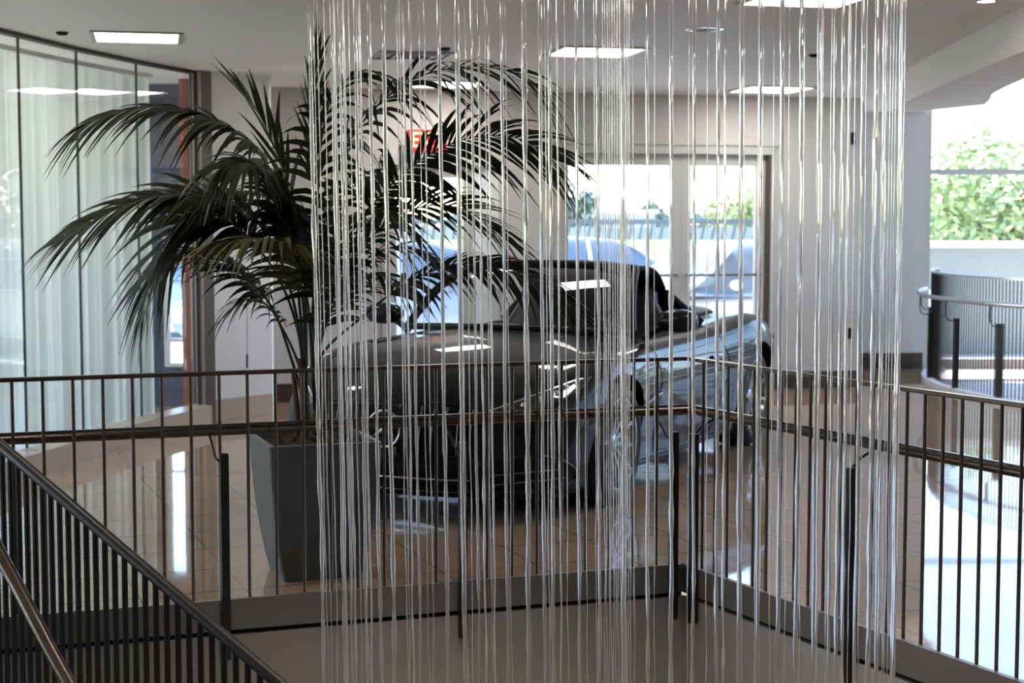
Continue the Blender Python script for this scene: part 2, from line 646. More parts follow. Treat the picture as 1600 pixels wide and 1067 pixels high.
struct(mb.build('baseboard_left', M['stone']), 'beige stone baseboard on the pale left wall', 'baseboard')
mb = MB()
mb.box((-7, -4.2, 0), (10, -4, 5.3)).box((10.0, -4, 0), (10.15, 7.2, 5.3)).box((-7.15, -4, 0), (-7.0, 4.2, ZC))  # solid side walls added to cut the light at the viewer end
struct(mb.build('wall_front', M['dim_brown']), 'unseen wall behind the viewer, coloured dark to dim reflections', 'wall')

# --- glass partition at the left: stone base, panes, head rail
gl = [V3((x, y, 0)) for x, y in GLASS]
glass = thing('glass_partition', 'tall glass partition of green-tinted panes on a low stone base at left', 'glass wall', (gl[3].x, gl[3].y, 0))
org = glass.location.copy()
st = MB(org)
hd = MB(org)
for a, b in zip(gl[:-1], gl[1:]):
    d = (b - a).normalized()
    n = V3((d.y, -d.x, 0))          # towards the room
    mid = (a + b) / 2
    hl = (b - a).length / 2
    st.obox(mid + n * .05 + V3((0, 0, .075)), d * (hl + .01), n * .09, V3((0, 0, .075)))
    hd.obox(mid + V3((0, 0, ZC - .012)), d * hl, n * .03, V3((0, 0, .012)))
    g = MB(org)
    g.obox(mid + V3((0, 0, (ZC + .15) / 2)), d * (hl - .003), n * .005, V3((0, 0, (ZC - .19) / 2)))
    g.build('pane', M['glass_teal'], glass)
    j = MB(org)
    j.obox(b + V3((0, 0, ZC / 2 + .07)), d * .006, n * .007, V3((0, 0, ZC / 2 - .09)))
    j.build('joint', M['steel_dark'], glass)
st.build('stone_base', M['stone'], glass)
hd.build('head_rail', M['steel_dark'], glass)
jm = MB(org)
e = gl[-1]
jd = (WA0 - e).normalized()
jn = V3((jd.y, -jd.x, 0))
jm.obox((e + WA0) / 2 + V3((.03, 0, ZC / 2)), jd * .055, jn * .05, V3((0, 0, ZC / 2)))
jm.obox((e + WA0) / 2 + V3((-.035, -.03, ZC / 2)), jd * .012, jn * .03, V3((0, 0, ZC / 2)))
j = jm.build('jamb', M['frame_dark'], glass)
j['label'] = 'brown end post'

# --- sheer curtain behind the glass
cpts = catmull([(x - .115, y, 0) for x, y in [(-3.45, 6.6), (-3.30, 8.2), (-3.13, 9.45), (-3.04, 9.95), (-2.90, 10.75), (-2.70, 11.60), (-2.57, 12.02)]], 40)
cm = MB()
rows = []
dist = 0.0
for i, p in enumerate(cpts):
    if i:
        dist += (p - cpts[i - 1]).length
    t = (cpts[min(i + 1, len(cpts) - 1)] - cpts[max(i - 1, 0)]).normalized()
    n = V3((t.y, -t.x, 0))
    w = .020 * math.sin(dist * 34) + .020 * math.sin(dist * 13 + 1.3) + .012 * math.sin(dist * 67)
    rows.append((p, n, w))
NZ = 8
vs, fs = [], []
for p, n, w in rows:
    for k in range(NZ + 1):
        z = lerp(.06, ZC - .10, k / NZ)
        am = lerp(1.25, .55, k / NZ)
        q = p + n * w * am
        vs.append((q.x, q.y, z))
for i in range(len(rows) - 1):
    for k in range(NZ):
        a = i * (NZ + 1) + k
        fs.append((a, a + NZ + 1, a + NZ + 2, a + 1))
cu = thing('sheer_curtain', 'pleated white sheer curtain hanging behind the glass partition', 'curtain', (-3.3, 9.9, 0))
cm.org = V3(cu.location)
cm.add(vs, fs)
cm.build('fabric', M['sheer'], cu, smooth=180)
ct = MB(cu.location)
ct.bar([V3((p.x, p.y, ZC - .075)) for p in cpts[::20]], .03, .025)
ct.build('track', M['steel_pale'], cu)

# --- room behind the glass
mb = MB()
mb.box((-7, 13.6, 0), (-2.96, 13.7, ZC)).box((-2.96, 13.6, 1.45), (-2.2, 13.7, ZC)).box((-2.96, 13.6, 0), (-2.2, 13.7, .34))
struct(mb.build('wall_office', M['navy']), 'dark blue wall of the room behind the glass', 'wall')
mb = MB()
mb.box((-2.705, 13.1, 0.0), (-2.635, 13.2, ZC))
struct(mb.build('trim_3', M['orange']), 'rust-orange upright behind the end of the glass', 'trim')
mb = MB()
mb.box((-2.96, 13.58, .34), (-2.92, 13.66, 1.45)).box((-2.92, 13.58, .55), (-2.2, 13.66, .58)).box((-2.92, 13.58, .34), (-2.2, 13.66, .37))
struct(mb.build('window_1', M['frame']), 'low window seen through the end of the glass partition', 'window')
mb = MB()
for k in range(5):
    y = 4.1 + k * 2.35
    mb.box((-7.05, y, 0), (-6.95, y + .08, ZC))
mb.box((-7.05, 4.2, .0), (-6.95, 14, .2))
struct(mb.build('window_2', M['frame']), 'outer window wall of the room behind the glass', 'window')

# --- glazed doors in the back wall
def leaf(root, u0, u1, z1, stile, panem, bar_z=None, dark=False):
    org = root.location
    f = MB(org)
    wbox(f, u0, u0 + stile, 0, z1, -.10, -.04)
    wbox(f, u1 - stile, u1, 0, z1, -.10, -.04)
    wbox(f, u0 + stile, u1 - stile, z1 - stile * 1.1, z1, -.10, -.04)
    wbox(f, u0 + stile, u1 - stile, 0, .18, -.10, -.04)
    lf = bevel(f.build('leaf', M['frame'], root))
    g = MB(org)
    wbox(g, u0 + stile, u1 - stile, .18, z1 - stile * 1.1, -.074, -.066)
    g.build('pane', panem, lf)
    if bar_z:
        b = MB(org)
        b.tube([wpt(u0 + .05, bar_z, .02), wpt(u1 - .05, bar_z, .02)], .013)
        for u in (u0 + .06, u1 - .06):
            b.tube([wpt(u, bar_z, .02), wpt(u, bar_z, -.05)], .01)
        b.build('push_bar', M['steel_grey'], lf, smooth=40)
    return lf


dm = (D2a + D2b) / 2
door = link('door_1', None)
struct(door, 'grey double glazed door with push bars right of the palm', 'door')
door.location = wpt(dm)
f = MB(door.location)
wbox(f, D2a, D2a + .05, 0, DH2, -.16, .03)
wbox(f, D2b - .05, D2b, 0, DH2, -.16, .03)
wbox(f, D2a, D2b, DH2 - .05, DH2 + .03, -.16, .03)
wbox(f, D2a - .03, D2b + .03, DH2 + .03, DH2 + .06, -.1, .045)
bevel(f.build('door_frame', M['frame'], door))
f = MB(door.location)
wbox(f, D2b - .075, D2b - .05, 0, DH2 - .05, -.14, .01)
f.build('seal', M['frame_dark'], door)
um = wu(1066)
leaf(door, D2a + .05, um, DH2 - .05, .095, M['glass'], 1.08)
leaf(door, um, D2b - .08, DH2 - .05, .095, M['glass'], 1.08)

door = link('door_2', None)
struct(door, 'glazed door with a white side panel behind the palm', 'door')
door.location = wpt((D1a + D1c) / 2)
f = MB(door.location)
wbox(f, D1a, D1a + .04, 0, DH1, -.16, .03)
wbox(f, D1c - .03, D1c, 0, DH1, -.16, .03)
wbox(f, D1a, D1c, DH1 - .05, DH1 + .03, -.16, .03)
bevel(f.build('door_frame', M['frame'], door))
leaf(door, D1a + .04, D1b, DH1 - .05, .10, M['glass'])
f = MB(door.location)
wbox(f, D1b, D1c - .03, 0, DH1 - .05, -.10, -.04)
p_ = f.build('side_panel', M['frosted'], door)
p_['label'] = 'white side panel'

# --- tall window at the right
mb = MB()
for x in (4.40, 7.2, 9.9):
    mb.box((x, 17.1, 0), (x + .06, 17.22, 5.3))
for z0, z1 in ((2.07, 2.13), (0, .10), (3.9, 3.96)):
    mb.box((4.46, 17.12, z0), (9.9, 17.2, z1))
w = struct(mb.build('window_3', M['frame']), 'tall window behind the curved stairwell railing', 'window')
for i, (x0, x1) in enumerate(((4.46, 7.2), (7.26, 9.9))):
    for z0, z1 in ((.10, 2.07), (2.13, 3.9), (3.96, 5.3)):
        g = MB()
        g.box((x0, 17.15, z0), (x1, 17.16, z1))
        g.build('pane', M['glass'], w)
mb = MB()
for k in range(5):
    y = 7.1 + k * 2.45
    mb.box((9.95, y, 0), (10.05, y + .09, 5.3))
for z in (0, 1.0, 2.6, 4.2):
    mb.box((9.96, 7.2, z), (10.04, 17.2, z + .08))
struct(mb.build('window_4', M['frame']), 'tall gridded window wall along the right side', 'window')


# ------------------------------------------------------------------ railings
RAIL_H, HAND_H = 0.955, 0.705


def flat_railing(a, b, label, spacing, phase, posts, inward, org):
    """straight guard: a..b on the floor edge; inward = unit vector to the floor side"""
    root = thing('railing', label, 'railing', org)
    d = (b - a).normalized()
    L = (b - a).length
    up = V3((0, 0, 1))
    base = a - inward * .025 * -1
    def mitre(off, gap):
        q = CORNER + inL * off
        den = ld.x * rd.y - ld.y * rd.x
        w_ = CORNER + inR * off - q
        e_ = (w_.x * rd.y - w_.y * rd.x) / den
        q = q + ld * e_
        if (a - CORNER).length < 1e-6:
            return q + d * gap, b + inward * off
        return a + inward * off, q
    q0, q1 = mitre(.02, .035)
    m = MB(org)
    m.bar([q0 + up * RAIL_H, q1 + up * RAIL_H], .026, .018)
    bevel(m.build('top_rail', M['steel'], root), .004)
    u = phase
    proto = None
    while u < L - .02:
        p = a + d * u + inward * .02
        if proto is None:
            m = MB((0, 0, 0))
            m.tube([(0, 0, .004), (0, 0, RAIL_H - .009)], .0072, 8)
            proto = m.mesh('baluster', M['steel'], 40)
        o = link('baluster', proto, root)
        o.location = p - V3(org)
        u += spacing
    m = MB(org)
    q0, q1 = mitre(.10, .05)
    m.tube([q0 + up * HAND_H, q1 + up * HAND_H], .019, 12)
    m.build('handrail', M['steel'], root, smooth=40)
    m = MB(org)
    q0, q1 = mitre(.055, .03)
    m.bar([q0 + up * (HAND_H + .03), q1 + up * (HAND_H + .03)], .012, .012)
    m.build('mid_rail', M['steel'], root)
    for u in posts:
        p = a + d * u - inward * .035
        m = MB(org)
        m.obox(p + up * .20, d * .017, inward * (.026 if u > .3 and a is CORNER else .018), up * .43)
        bevel(m.build('post', M['steel_dark'], root), .003)
        m = MB(org)
        q = p - d * .02 + up * .60
        m.tube(catmull([q, q - d * .012 + up * .012 + inward * .02, q - d * .016 + up * .05 + inward * .06, p - d * .036 + inward * .13 + up * (HAND_H - .02)], 5), .0055, 8)
        m.build('bracket', M['steel_dark'], root, smooth=60)
    return root


def along(a, d, px, z=0.6, back=0.0):
    """distance along a line whose points at height z fall on picture column px"""
    best = None
    for i in range(0, 4600):
        u = i * .001
        x, y = proj(a + d * u + V3((0, 0, z)))
        if best is None or abs(x - px) < best[0]:
            best = (abs(x - px), u)
    return best[1]


inL = V3((-ld.y, ld.x, 0))
if inL.dot(V3((0, 1, 0))) < 0:
    inL = -inL
inR = V3((-rd.y, rd.x, 0))
if inR.dot(V3((1, 0, 0))) < 0:
    inR = -inR
uA, uB = along(LEFT_END, ld, 20, .8), along(LEFT_END, ld, 388, .8)
spL = (uB - uA) / 8.0
phL = uA % spL
postsL = [along(LEFT_END, ld, 349, .4), along(LEFT_END, ld, 719, .4), along(LEFT_END, ld, 1048, .4)]
flat_railing(LEFT_END, CORNER, 'bronze steel railing running from the left edge to the corner behind the strands', spL, phL, postsL, inL, tuple(LEFT_END))
uA, uB = along(CORNER, rd, 1411, .8), along(CORNER, rd, 1590, .8)
spR = (uB - uA) / 6.0
phR = uA % spR
postsR = [along(CORNER, rd, 1094, .4), along(CORNER, rd, 1341, .4)]
flat_railing(CORNER, RIGHT_END, 'bronze steel railing running from the corner to the right edge', spR, phR, postsR, inR, tuple(CORNER))

# --- descending stair at the lower left
s0, s1 = at(0, 695, 5.75), at(310, 960, 5.15)
sd = (s1 - s0)
sdh = V3((sd.x, sd.y, 0)).normalized()
slope = sd.z / V3((sd.x, sd.y, 0)).length
sperp = V3((sdh.y, -sdh.x, 0))
if sperp.dot(V3((0, -1, 0))) < 0:
    sperp = -sperp
root = thing('stair_railing', 'dark close-set railing sloping down the stair at the lower left', 'railing', (s0.x, s0.y, s0.z - .9))
org = root.location.copy()


def sp(u, dz=0.0, off=0.0):
    p = s0 + sdh * u + sperp * off
    return V3((p.x, p.y, s0.z + slope * u + dz))


m = MB(org)
m.tube([sp(-.35), sp(1.55)], .021, 12)
m.build('top_rail', M['steel_dark'], root, smooth=40)
m = MB(org)
m.bar([sp(-.35, -.93), sp(1.55, -.93)], .012, .05)
m.build('bottom_rail', M['steel_dark'], root)
m0 = MB()
m0.tube([(0, 0, -.91), (0, 0, -.012)], .0105, 8)
bm_ = m0.mesh('baluster', M['steel_dark'], 40)
u = -.30
while u < 1.53:
    o = link('baluster', bm_, root)
    o.location = sp(u) - org
    u += lerp(.0445, .054, smooth01(u / 1.1))
hp = [at(-60, 740, 5.55), at(-20, 825, 5.45), at(0, 866, 5.4), at(25, 912, 5.34), at(50, 960, 5.27), at(95, 1045, 5.15), at(150, 1140, 5.0)]
m = MB(org)
m.tube(catmull(hp, 5), .024, 10)
m.build('handrail', M['steel'], root, smooth=40)
stair = thing('staircase', 'dark staircase dropping away below the sloping railing', 'stairs', (s0.x, s0.y, -1.4))
org = stair.location.copy()
m = MB(org)
a, b = sp(-.5, -1.13, .06), sp(1.75, -1.13, .06)
m.bar([a, b], .03, .30)
a, b = sp(-.5, -1.13, 1.15), sp(1.75, -1.13, 1.15)
m.bar([a, b], .03, .30)
m.build('stringer', M['steel_dark'], stair)
for k in range(6):
    u = -.45 + k * .36
    z = sp(u, -1.05).z
    c = s0 + sdh * u + sperp * .605
    m = MB(org)
    m.obox((c.x, c.y, z), sdh * .19, sperp * .52, V3((0, 0, .02)))
    m.build('tread', M['stone'], stair)

# --- curved railing by the tall window
root = thing('curved_railing', 'curved railing of close slim uprights before the tall window', 'railing', tuple(SWC - V3((SWR, 0, 0))))
org = root.location.copy()


def cp(deg, z, r=SWR):
    a = math.radians(deg)
    return V3((SWC.x + r * math.cos(a), SWC.y + r * math.sin(a), z))


degs = [154 + i * 1.5 for i in range(0, 51)]
m = MB(org)
m.bar([cp(a, 1.08, SWR - .03) for a in degs], .014, .02)
m.build('top_rail', M['steel_pale'], root)
m = MB(org)
m.tube([cp(a, .865, SWR + .10) for a in degs], .021, 10)
m.build('handrail', M['steel_pale'], root, smooth=50)
m = MB(org)
m.bar([cp(a, .02, SWR - .03) for a in degs], .16, .05)
k = m.build('curb', M['wall_white'], root)
k['label'] = 'white floor kerb'
m0 = MB()
m0.tube([(0, 0, .04), (0, 0, 1.075)], .0058, 6)
bm_ = m0.mesh('baluster', M['steel_dark'], 40)
a = 154.5
while a < 228:
    o = link('baluster', bm_, root)
    o.location = cp(a, 0, SWR - .03) - org
    a += .75
for a in (158, 172, 186, 197.5, 209, 222):
    p = cp(a, .345, SWR + .0)
    rad = V3((math.cos(math.radians(a)), math.sin(math.radians(a)), 0))
    tan = V3((-rad.y, rad.x, 0))
    m = MB(org)
    m.obox(p, tan * .03, rad * .022, V3((0, 0, .345)))
    m.build('post', M['steel_dark'], root)
    m = MB(org)
    q = cp(a, .67, SWR + .02)
    m.tube(catmull([q, q + rad * .05 + V3((0, 0, .0)), q + rad * .08 + V3((0, 0, .05)), cp(a, .85, SWR + .10)], 5), .006, 6)
    m.build('bracket', M['steel_dark'], root, smooth=60)

# ------------------------------------------------------------------ ceiling fittings
def ceiling_light(px, py, size, rot, label):
    c = onz(px, py, ZC)
    r = thing('ceiling_light', label, 'ceiling light', (c.x, c.y, ZC), rot, 'square ceiling lights')
    h = size / 2
    m = MB()
    for x0, y0, x1, y1 in ((-h, -h, h, -h + .03), (-h, h - .03, h, h), (-h, -h + .03, -h + .03, h - .03), (h - .03, -h + .03, h, h - .03)):
        m.box((x0, y0, -.012), (x1, y1, 0))
    m.build('frame', M['lightframe'], r)
    m = MB()
    m.box((-h + .03, -h + .03, -.006), (h - .03, h - .03, -.001))
    m.build('diffuser', M['light'], r)
    return r


ceiling_light(214, 57, .56, .22, 'square ceiling light above the glass partition at left')
ceiling_light(930, 80, .60, .20, 'square ceiling light at top centre behind the strands, left of the round downlight')
ceiling_light(697, 131, .60, .24, 'square ceiling light half hidden behind the palm top')
ceiling_light(1205, 139, .62, .22, 'small-looking far square ceiling light right of the double door')
ceiling_light(1265, -4, .60, .22, 'large near ceiling light cut by the top edge, upper right')
for k, (x, y) in enumerate([(-1.9, 5.9), (1.6, 2.6), (-5.2, 6.5), (-5.2, 9.5), (-5.0, 12.0)]):  # extra panels out of view, added to light the rooms
    r = thing('ceiling_light', ('unseen square ceiling light added above the head of the stair at lower left', 'unseen square ceiling light added above the void nearest the viewer')[k] if k < 2 else 'unseen square ceiling light added in the room behind the glass partition', 'ceiling light', (x, y, ZC), .22, 'square ceiling lights')
    for q in [o for o in bpy.data.objects if o.parent and o.parent.name == 'ceiling_light']:
        d_ = q.copy()
        C.objects.link(d_)
        d_.parent = r

c = onz(1100, 45, ZC)
r = thing('downlight', 'round recessed downlight with a dark centre behind the strands', 'downlight', tuple(c))
m = MB()
m.lathe([(.118, 0), (.118, -.006), (.095, -.008), (.093, 0)], n=32)
m.build('trim_ring', M['chrome'], r, smooth=30)
m = MB()
m.lathe([(.0001, -.001), (.094, -.001), (.094, -.003), (.0001, -.003)], n=32)
m.build('reflector', M['vent'], r)
c = onz(1541, 1, ZC)
r = thing('downlight', 'small lit round downlight at the top right edge', 'downlight', tuple(c))
m = MB()
m.lathe([(.055, 0), (.055, -.006), (.045, -.006), (.045, 0)], n=24)
m.build('trim_ring', M['lightframe'], r)
m = MB()
m.lathe([(.0001, -.002), (.045, -.002), (.045, -.004), (.0001, -.004)], n=24)
m.build('bulb', M['light'], r)
for px, py, lab in ((97, 50, 'small dark ceiling sensor left of the left square light'), (695, 75, 'small dark ceiling sensor above the square air vent'), (1272, 85, 'small dark ceiling sensor above the far square light')):
    c = onz(px, py, ZC)
    r = thing('ceiling_sensor', lab, 'sensor', tuple(c))
    m = MB()
    m.lathe([(.0001, -.022), (.024, -.020), (.036, -.012), (.038, 0)], n=20)
    m.build('cover', M['black'], r, smooth=40)
c = onz(645, 86, ZC)
r = thing('air_vent', 'square grey ceiling air vent above the palm', 'vent', tuple(c), .2)
m = MB()
for h in (.26, .20, .14, .08):
    for x0, y0, x1, y1 in ((-h, -h, h, -h + .02), (-h, h - .02, h, h), (-h, -h, -h + .02, h), (h - .02, -h, h, h)):
        m.box((x0, y0, -.010 - (.26 - h) * .06), (x1, y1, -.002))
m.build('louvres', M['steel_grey'], r)
m = MB()
m.box((-.25, -.25, -.003), (.25, .25, -.001))
m.build('backing', M['vent'], r)

# --- exit sign and small wall fittings
u0, u1 = wu(637), wu(697)
zt, zb = 2.455, 2.24
zt = at(667, 203, wpt((u0 + u1) / 2).y).z
zb = at(667, 237, wpt((u0 + u1) / 2).y).z
r = thing('exit_sign', 'red EXIT sign on the back wall behind the palm leaves', 'sign', tuple(wpt((u0 + u1) / 2, zb)))
m = MB(r.location)
wbox(m, u0, u1, zb, zt, .0, .035)
bevel(m.build('housing', M['exit_red'], r), .004)
fc = bpy.data.curves.new('exit_text', 'FONT')
fc.body = 'EXIT'
fc.align_x = 'CENTER'
fc.align_y = 'CENTER'
fc.size = (zt - zb) * .98
fc.extrude = .002
fc.offset = .004
tmp = bpy.data.objects.new('tmp_text', fc)
C.objects.link(tmp)
bpy.context.view_layer.update()
tm = bpy.data.meshes.new_from_object(tmp.evaluated_get(bpy.context.evaluated_depsgraph_get()))
bpy.data.objects.remove(tmp)
tm.materials.clear()
tm.materials.append(M['exit_letter'])
sgn = link('lettering', tm, r)
ang = math.atan2(wdir.y, wdir.x)
sgn.rotation_euler = (PI / 2, 0, ang)
sgn.location = wpt((u0 + u1) / 2, (zt + zb) / 2, .038) - r.location
wspan = max(v.co.x for v in tm.vertices) - min(v.co.x for v in tm.vertices)
sgn.scale = ((u1 - u0) * .80 / wspan, 1, 1)
for px, py0, py1, w_, nm, lab, cat in ((1329, 207, 226, .035, 'wall_sensor', 'small dark box high on the back wall right of the double door', 'sensor'),
                                       (1329, 512, 529, .03, 'wall_switch', 'small dark switch plate low on the back wall right of the double door', 'switch')):
    uu = wu(px)
    y_ = wpt(uu).y
    m = MB()
    za, zb_ = at(px, py1, y_).z, at(px, py0, y_).z
    wbox(m, uu - w_ / 2, uu + w_ / 2, za, zb_, 0, .025)
    tag(bevel(m.build(nm, M['black']), .003), lab, cat)
wad = (WA1 - WA0).normalized()
p0 = WA0 + wad * .27
y_ = p0.y - .015
m = MB()
m.tube([at(386, 440, y_), at(386, 556, y_)], .0022, 6)
m.tube([at(386, 553, y_), at(386, 575, y_)], .008, 8)
tag(m.build('pull_cord', M['black'], smooth=40), 'thin dark pull cord hanging down the pale left wall', 'cord')

# ------------------------------------------------------------------ water strands
SX = [482.6, 489, 495, 505, 517, 520.5, 529, 535, 544, 554, 561, 576, 598, 619, 623.5, 629, 640, 654, 662, 685, 710, 713, 717, 726, 736,
      747, 757, 762, 783, 789.5, 818, 843, 851, 858, 870, 881.5, 899.6, 912, 928, 933, 941.5, 945, 949, 952, 956, 960, 964, 968, 972, 975, 977, 980, 983, 989,
      1011, 1022.6, 1049, 1076.6, 1085, 1106, 1122.7, 1133.7, 1159, 1164, 1186, 1189, 1193.6, 1210, 1223, 1234.5, 1253, 1258, 1281, 1286,
      1300.6, 1306, 1318.6, 1328.6, 1338, 1349.5, 1355.5, 1371, 1383, 1386.5, 1393, 1397.6, 1402, 1409, 1412, 1415.6]
THICK = {482.6: 1.7, 517: 1.2, 520.5: 1.3, 529: 1.1, 535: 1.3, 554: 1.4, 561: 1.1, 576: 1.4, 598: 1.7, 629: 1.0, 640: 1.1, 685: 1.5, 713: 1.6, 736: 1.1, 747: 1.2, 762: 1.1,
         783: 1.3, 818: 2.0, 843: 1.4, 858: 1.6, 870: 1.0, 899.6: 1.3, 933: 1.4, 972: 1.5, 1011: 1.4, 1049: 1.7, 1085: 1.4, 1122.7: 1.4, 1133.7: 1.2, 1159: 1.7, 1189: 1.4,
         1223: 1.8, 1253: 1.7, 1281: 1.5, 1286: 1.2, 1306: 1.2, 1318.6: 1.5, 1328.6: 1.5, 1349.5: 1.5, 1371: 1.9, 1383: 1.2, 1386.5: 1.2, 1409: 1.4, 1412: 1.4}
CA, RA = V3((-.128, 5.10, 0)), .525
CB, RB = V3((.775, 5.05, 0)), .475
rs = random.Random(11)
ORD = ['first', 'second', 'third', 'fourth', 'fifth', 'sixth', 'seventh', 'eighth', 'ninth', 'tenth']
NUM = {2: 'twenty', 3: 'thirty', 4: 'forty'}


def ordinal(n):
    base = ['', 'first', 'second', 'third', 'fourth', 'fifth', 'sixth', 'seventh', 'eighth', 'ninth', 'tenth', 'eleventh', 'twelfth', 'thirteenth', 'fourteenth',
            'fifteenth', 'sixteenth', 'seventeenth', 'eighteenth', 'nineteenth']
    if n < 20:
        return base[n]
    t = {2: 'twent', 3: 'thirt', 4: 'fort'}[n // 10]
    return t + 'ieth' if n % 10 == 0 else t + 'y-' + base[n % 10]


nl = nr = 0
placed = []
for i, px in enumerate(SX):
    c, r = (CA, RA) if px < 944 or (px < 985 and i % 2 == 0) else (CB, RB)
    d = ray(px, 0)
    dx = d.x / d.y
    # meet the ring in plan
    A = dx * dx + 1
    B = -2 * (dx * c.x + c.y)
    Cc = c.x ** 2 + c.y ** 2 - r * r
    disc_ = max(0.0, B * B - 4 * A * Cc)
    tk = THICK.get(px, rs.uniform(.34, .56))
    front = tk > 1.0 if 500 < px < 1390 else rs.random() > .5
    for tries in range(4):
        Y = (-B + (-1 if front else 1) * math.sqrt(disc_)) / (2 * A) + (.03 * (tries // 2))
        top = at(px, 0, Y)
        if all((top - q_).length > .024 for q_ in placed):
            break
        front = not front
    placed.append(top)
    lean = .0138 * (1 - .85 * (px - 483) / 932)       # metres sideways per metre of fall
    rad = .0036 * tk
    pts, rr = [], []
    n = 110
    f1, f2, ph1, ph2 = rs.uniform(5, 9), rs.uniform(13, 22), rs.uniform(0, 6), rs.uniform(0, 6)
    bead = rs.random() < .45
    ztop, zbot = ZC, -1.6
    for k in range(n + 1):
        z = lerp(ztop, zbot, k / n)
        fall = max(0.0, 2.1 - z)
        am = .0003 + .0007 * fall
        x = top.x + lean * (top.z - z) + am * (math.sin(z * f1 + ph1) + .6 * math.sin(z * f2 + ph2))
        y = top.y + am * math.sin(z * f1 * .8 + ph2)
        q = rad * (1 + .10 * math.sin(z * 31 + ph1) + (.10 + .09 * fall) * math.sin(z * f2 * 1.7 + ph2) * math.sin(z * 5.3 + ph1))
        if bead:
            q *= 1 + .22 * rs.uniform(-1, 1)
        pts.append((x, y, z))
        rr.append(max(.0013, q))
    m = MB((top.x, top.y, 0))
    m.tube(pts, rr, 7)
    o = m.build('water_strand', M['water'], smooth=180)
    o.location = (top.x, top.y, 0)
    size = 'thick' if tk > 1.25 else ('thin' if tk < .9 else 'slim')
    if px < 940:
        nl += 1
        lab = f'{size} clear water strand, {ordinal(nl)} from the left edge of the curtain'
    elif px < 992:
        lab = 'clear water strand within the tight bundle in the middle of the curtain'
    else:
        nr = sum(1 for q_ in SX if q_ >= px)
        lab = f'{size} clear water strand, {ordinal(nr)} from the right edge of the curtain'
    tag(o, lab, 'water strand', 'water strands of the rain curtain')
r = thing('rain_curtain_fixture', 'two round ceiling troughs feeding the water strands', 'fixture', (.3, 5.1, ZC))
for cc, rad_ in ((CA, RA), (CB, RB)):
    m = MB(r.location)
    m.lathe([(rad_ - .03, ZC - .002), (rad_ + .03, ZC - .002), (rad_ + .03, ZC - .02), (rad_ - .03, ZC - .02), (rad_ - .03, ZC - .002)], (cc.x, cc.y, 0), n=48)
    m.build('trough', M['steel_pale'], r, smooth=40)

for cc, rad_ in ((CA, RA), (CB, RB)):
    for k in range(3):
        a = .5 + k * 2 * PI / 3
        l_ = bpy.data.lights.new('added_spot', 'SPOT')  # unseen spots added to brighten the strands
        l_.energy = 60
        l_.color = (1.0, .91, .83)
        l_.spot_size = math.radians(70)
        l_.spot_blend = .6
        l_.shadow_soft_size = .04
        lo2 = link('added_spot', l_)
        lo2.location = (cc.x + rad_ * .55 * math.cos(a), cc.y + rad_ * .55 * math.sin(a), ZC - .03)

# ------------------------------------------------------------------ potted palm
FLt = onz(422, 700, .61)
pc = onz(422, 700, .61) + ld * .25 + inL * .27
palm = thing('potted_palm', 'large dark-green palm in a tapering grey square planter behind the left railing', 'plant', (pc.x, pc.y, 0))
PO = palm.location.copy()
m = MB(PO)
prof = [(.175, 0.0), (.190, .06), (.212, .18), (.230, .32), (.242, .46), (.248, .58), (.25, .61), (.228, .612), (.222, .56), (.20, .50)]
vs, fs = [], []
NC = 6
for h, z in prof:
    loop = []
    for q in range(4):
        a0 = PI / 4 + q * PI / 2
        cx, cy = math.copysign(h - .014, math.cos(a0)), math.copysign(h - .014, math.sin(a0))
        for k in range(NC):
            an = q * PI / 2 + PI / 2 * k / (NC - 1)
            loop.append((cx + .014 * math.cos(an), cy + .014 * math.sin(an)))
    for x, y in loop:
        p = pc + ld * x + inL * y
        vs.append((p.x, p.y, z))
nL = 4 * NC
for j in range(len(prof) - 1):
    for k in range(nL):
        k2 = (k + 1) % nL
        fs.append((j * nL + k, j * nL + k2, (j + 1) * nL + k2, (j + 1) * nL + k))
fs.append(tuple(range(nL)))
m.add(vs, fs)
m.build('planter', M['planter'], palm, smooth=30)
m = MB(PO)
vs, fs = [], []
G_ = 16
for i in range(G_ + 1):
    for j in range(G_ + 1):
        x, y = lerp(-.215, .215, i / G_), lerp(-.215, .215, j / G_)
        p = pc + ld * x + inL * y
        vs.append((p.x, p.y, .575 + .02 * rs.uniform(-1, 1) + .03 * (1 - (x * x + y * y) / .09)))
for i in range(G_):
    for j in range(G_):
        a = i * (G_ + 1) + j
        fs.append((a, a + 1, a + G_ + 2, a + G_ + 1))
m.add(vs, fs)
m.build('soil', M['soil'], palm)
PY = pc.y
m = MB(PO)
for px0, px1, ytop, y, rr in ((478, 470, 560, PY - .02, .028), (492, 498, 555, PY + .04, .026), (500, 512, 575, PY - .05, .020), (466, 458, 580, PY + .03, .018)):
    a, b = at(px0, 690, y), at(px1, ytop, y)
    a.z = .57
    m.tube(catmull([a, (a + b) / 2 + V3((.006, 0, 0)), b], 6), [rr * (1 - .45 * k / 12) for k in range(13)], 9)
m.build('trunk', M['bark'], palm, smooth=60)


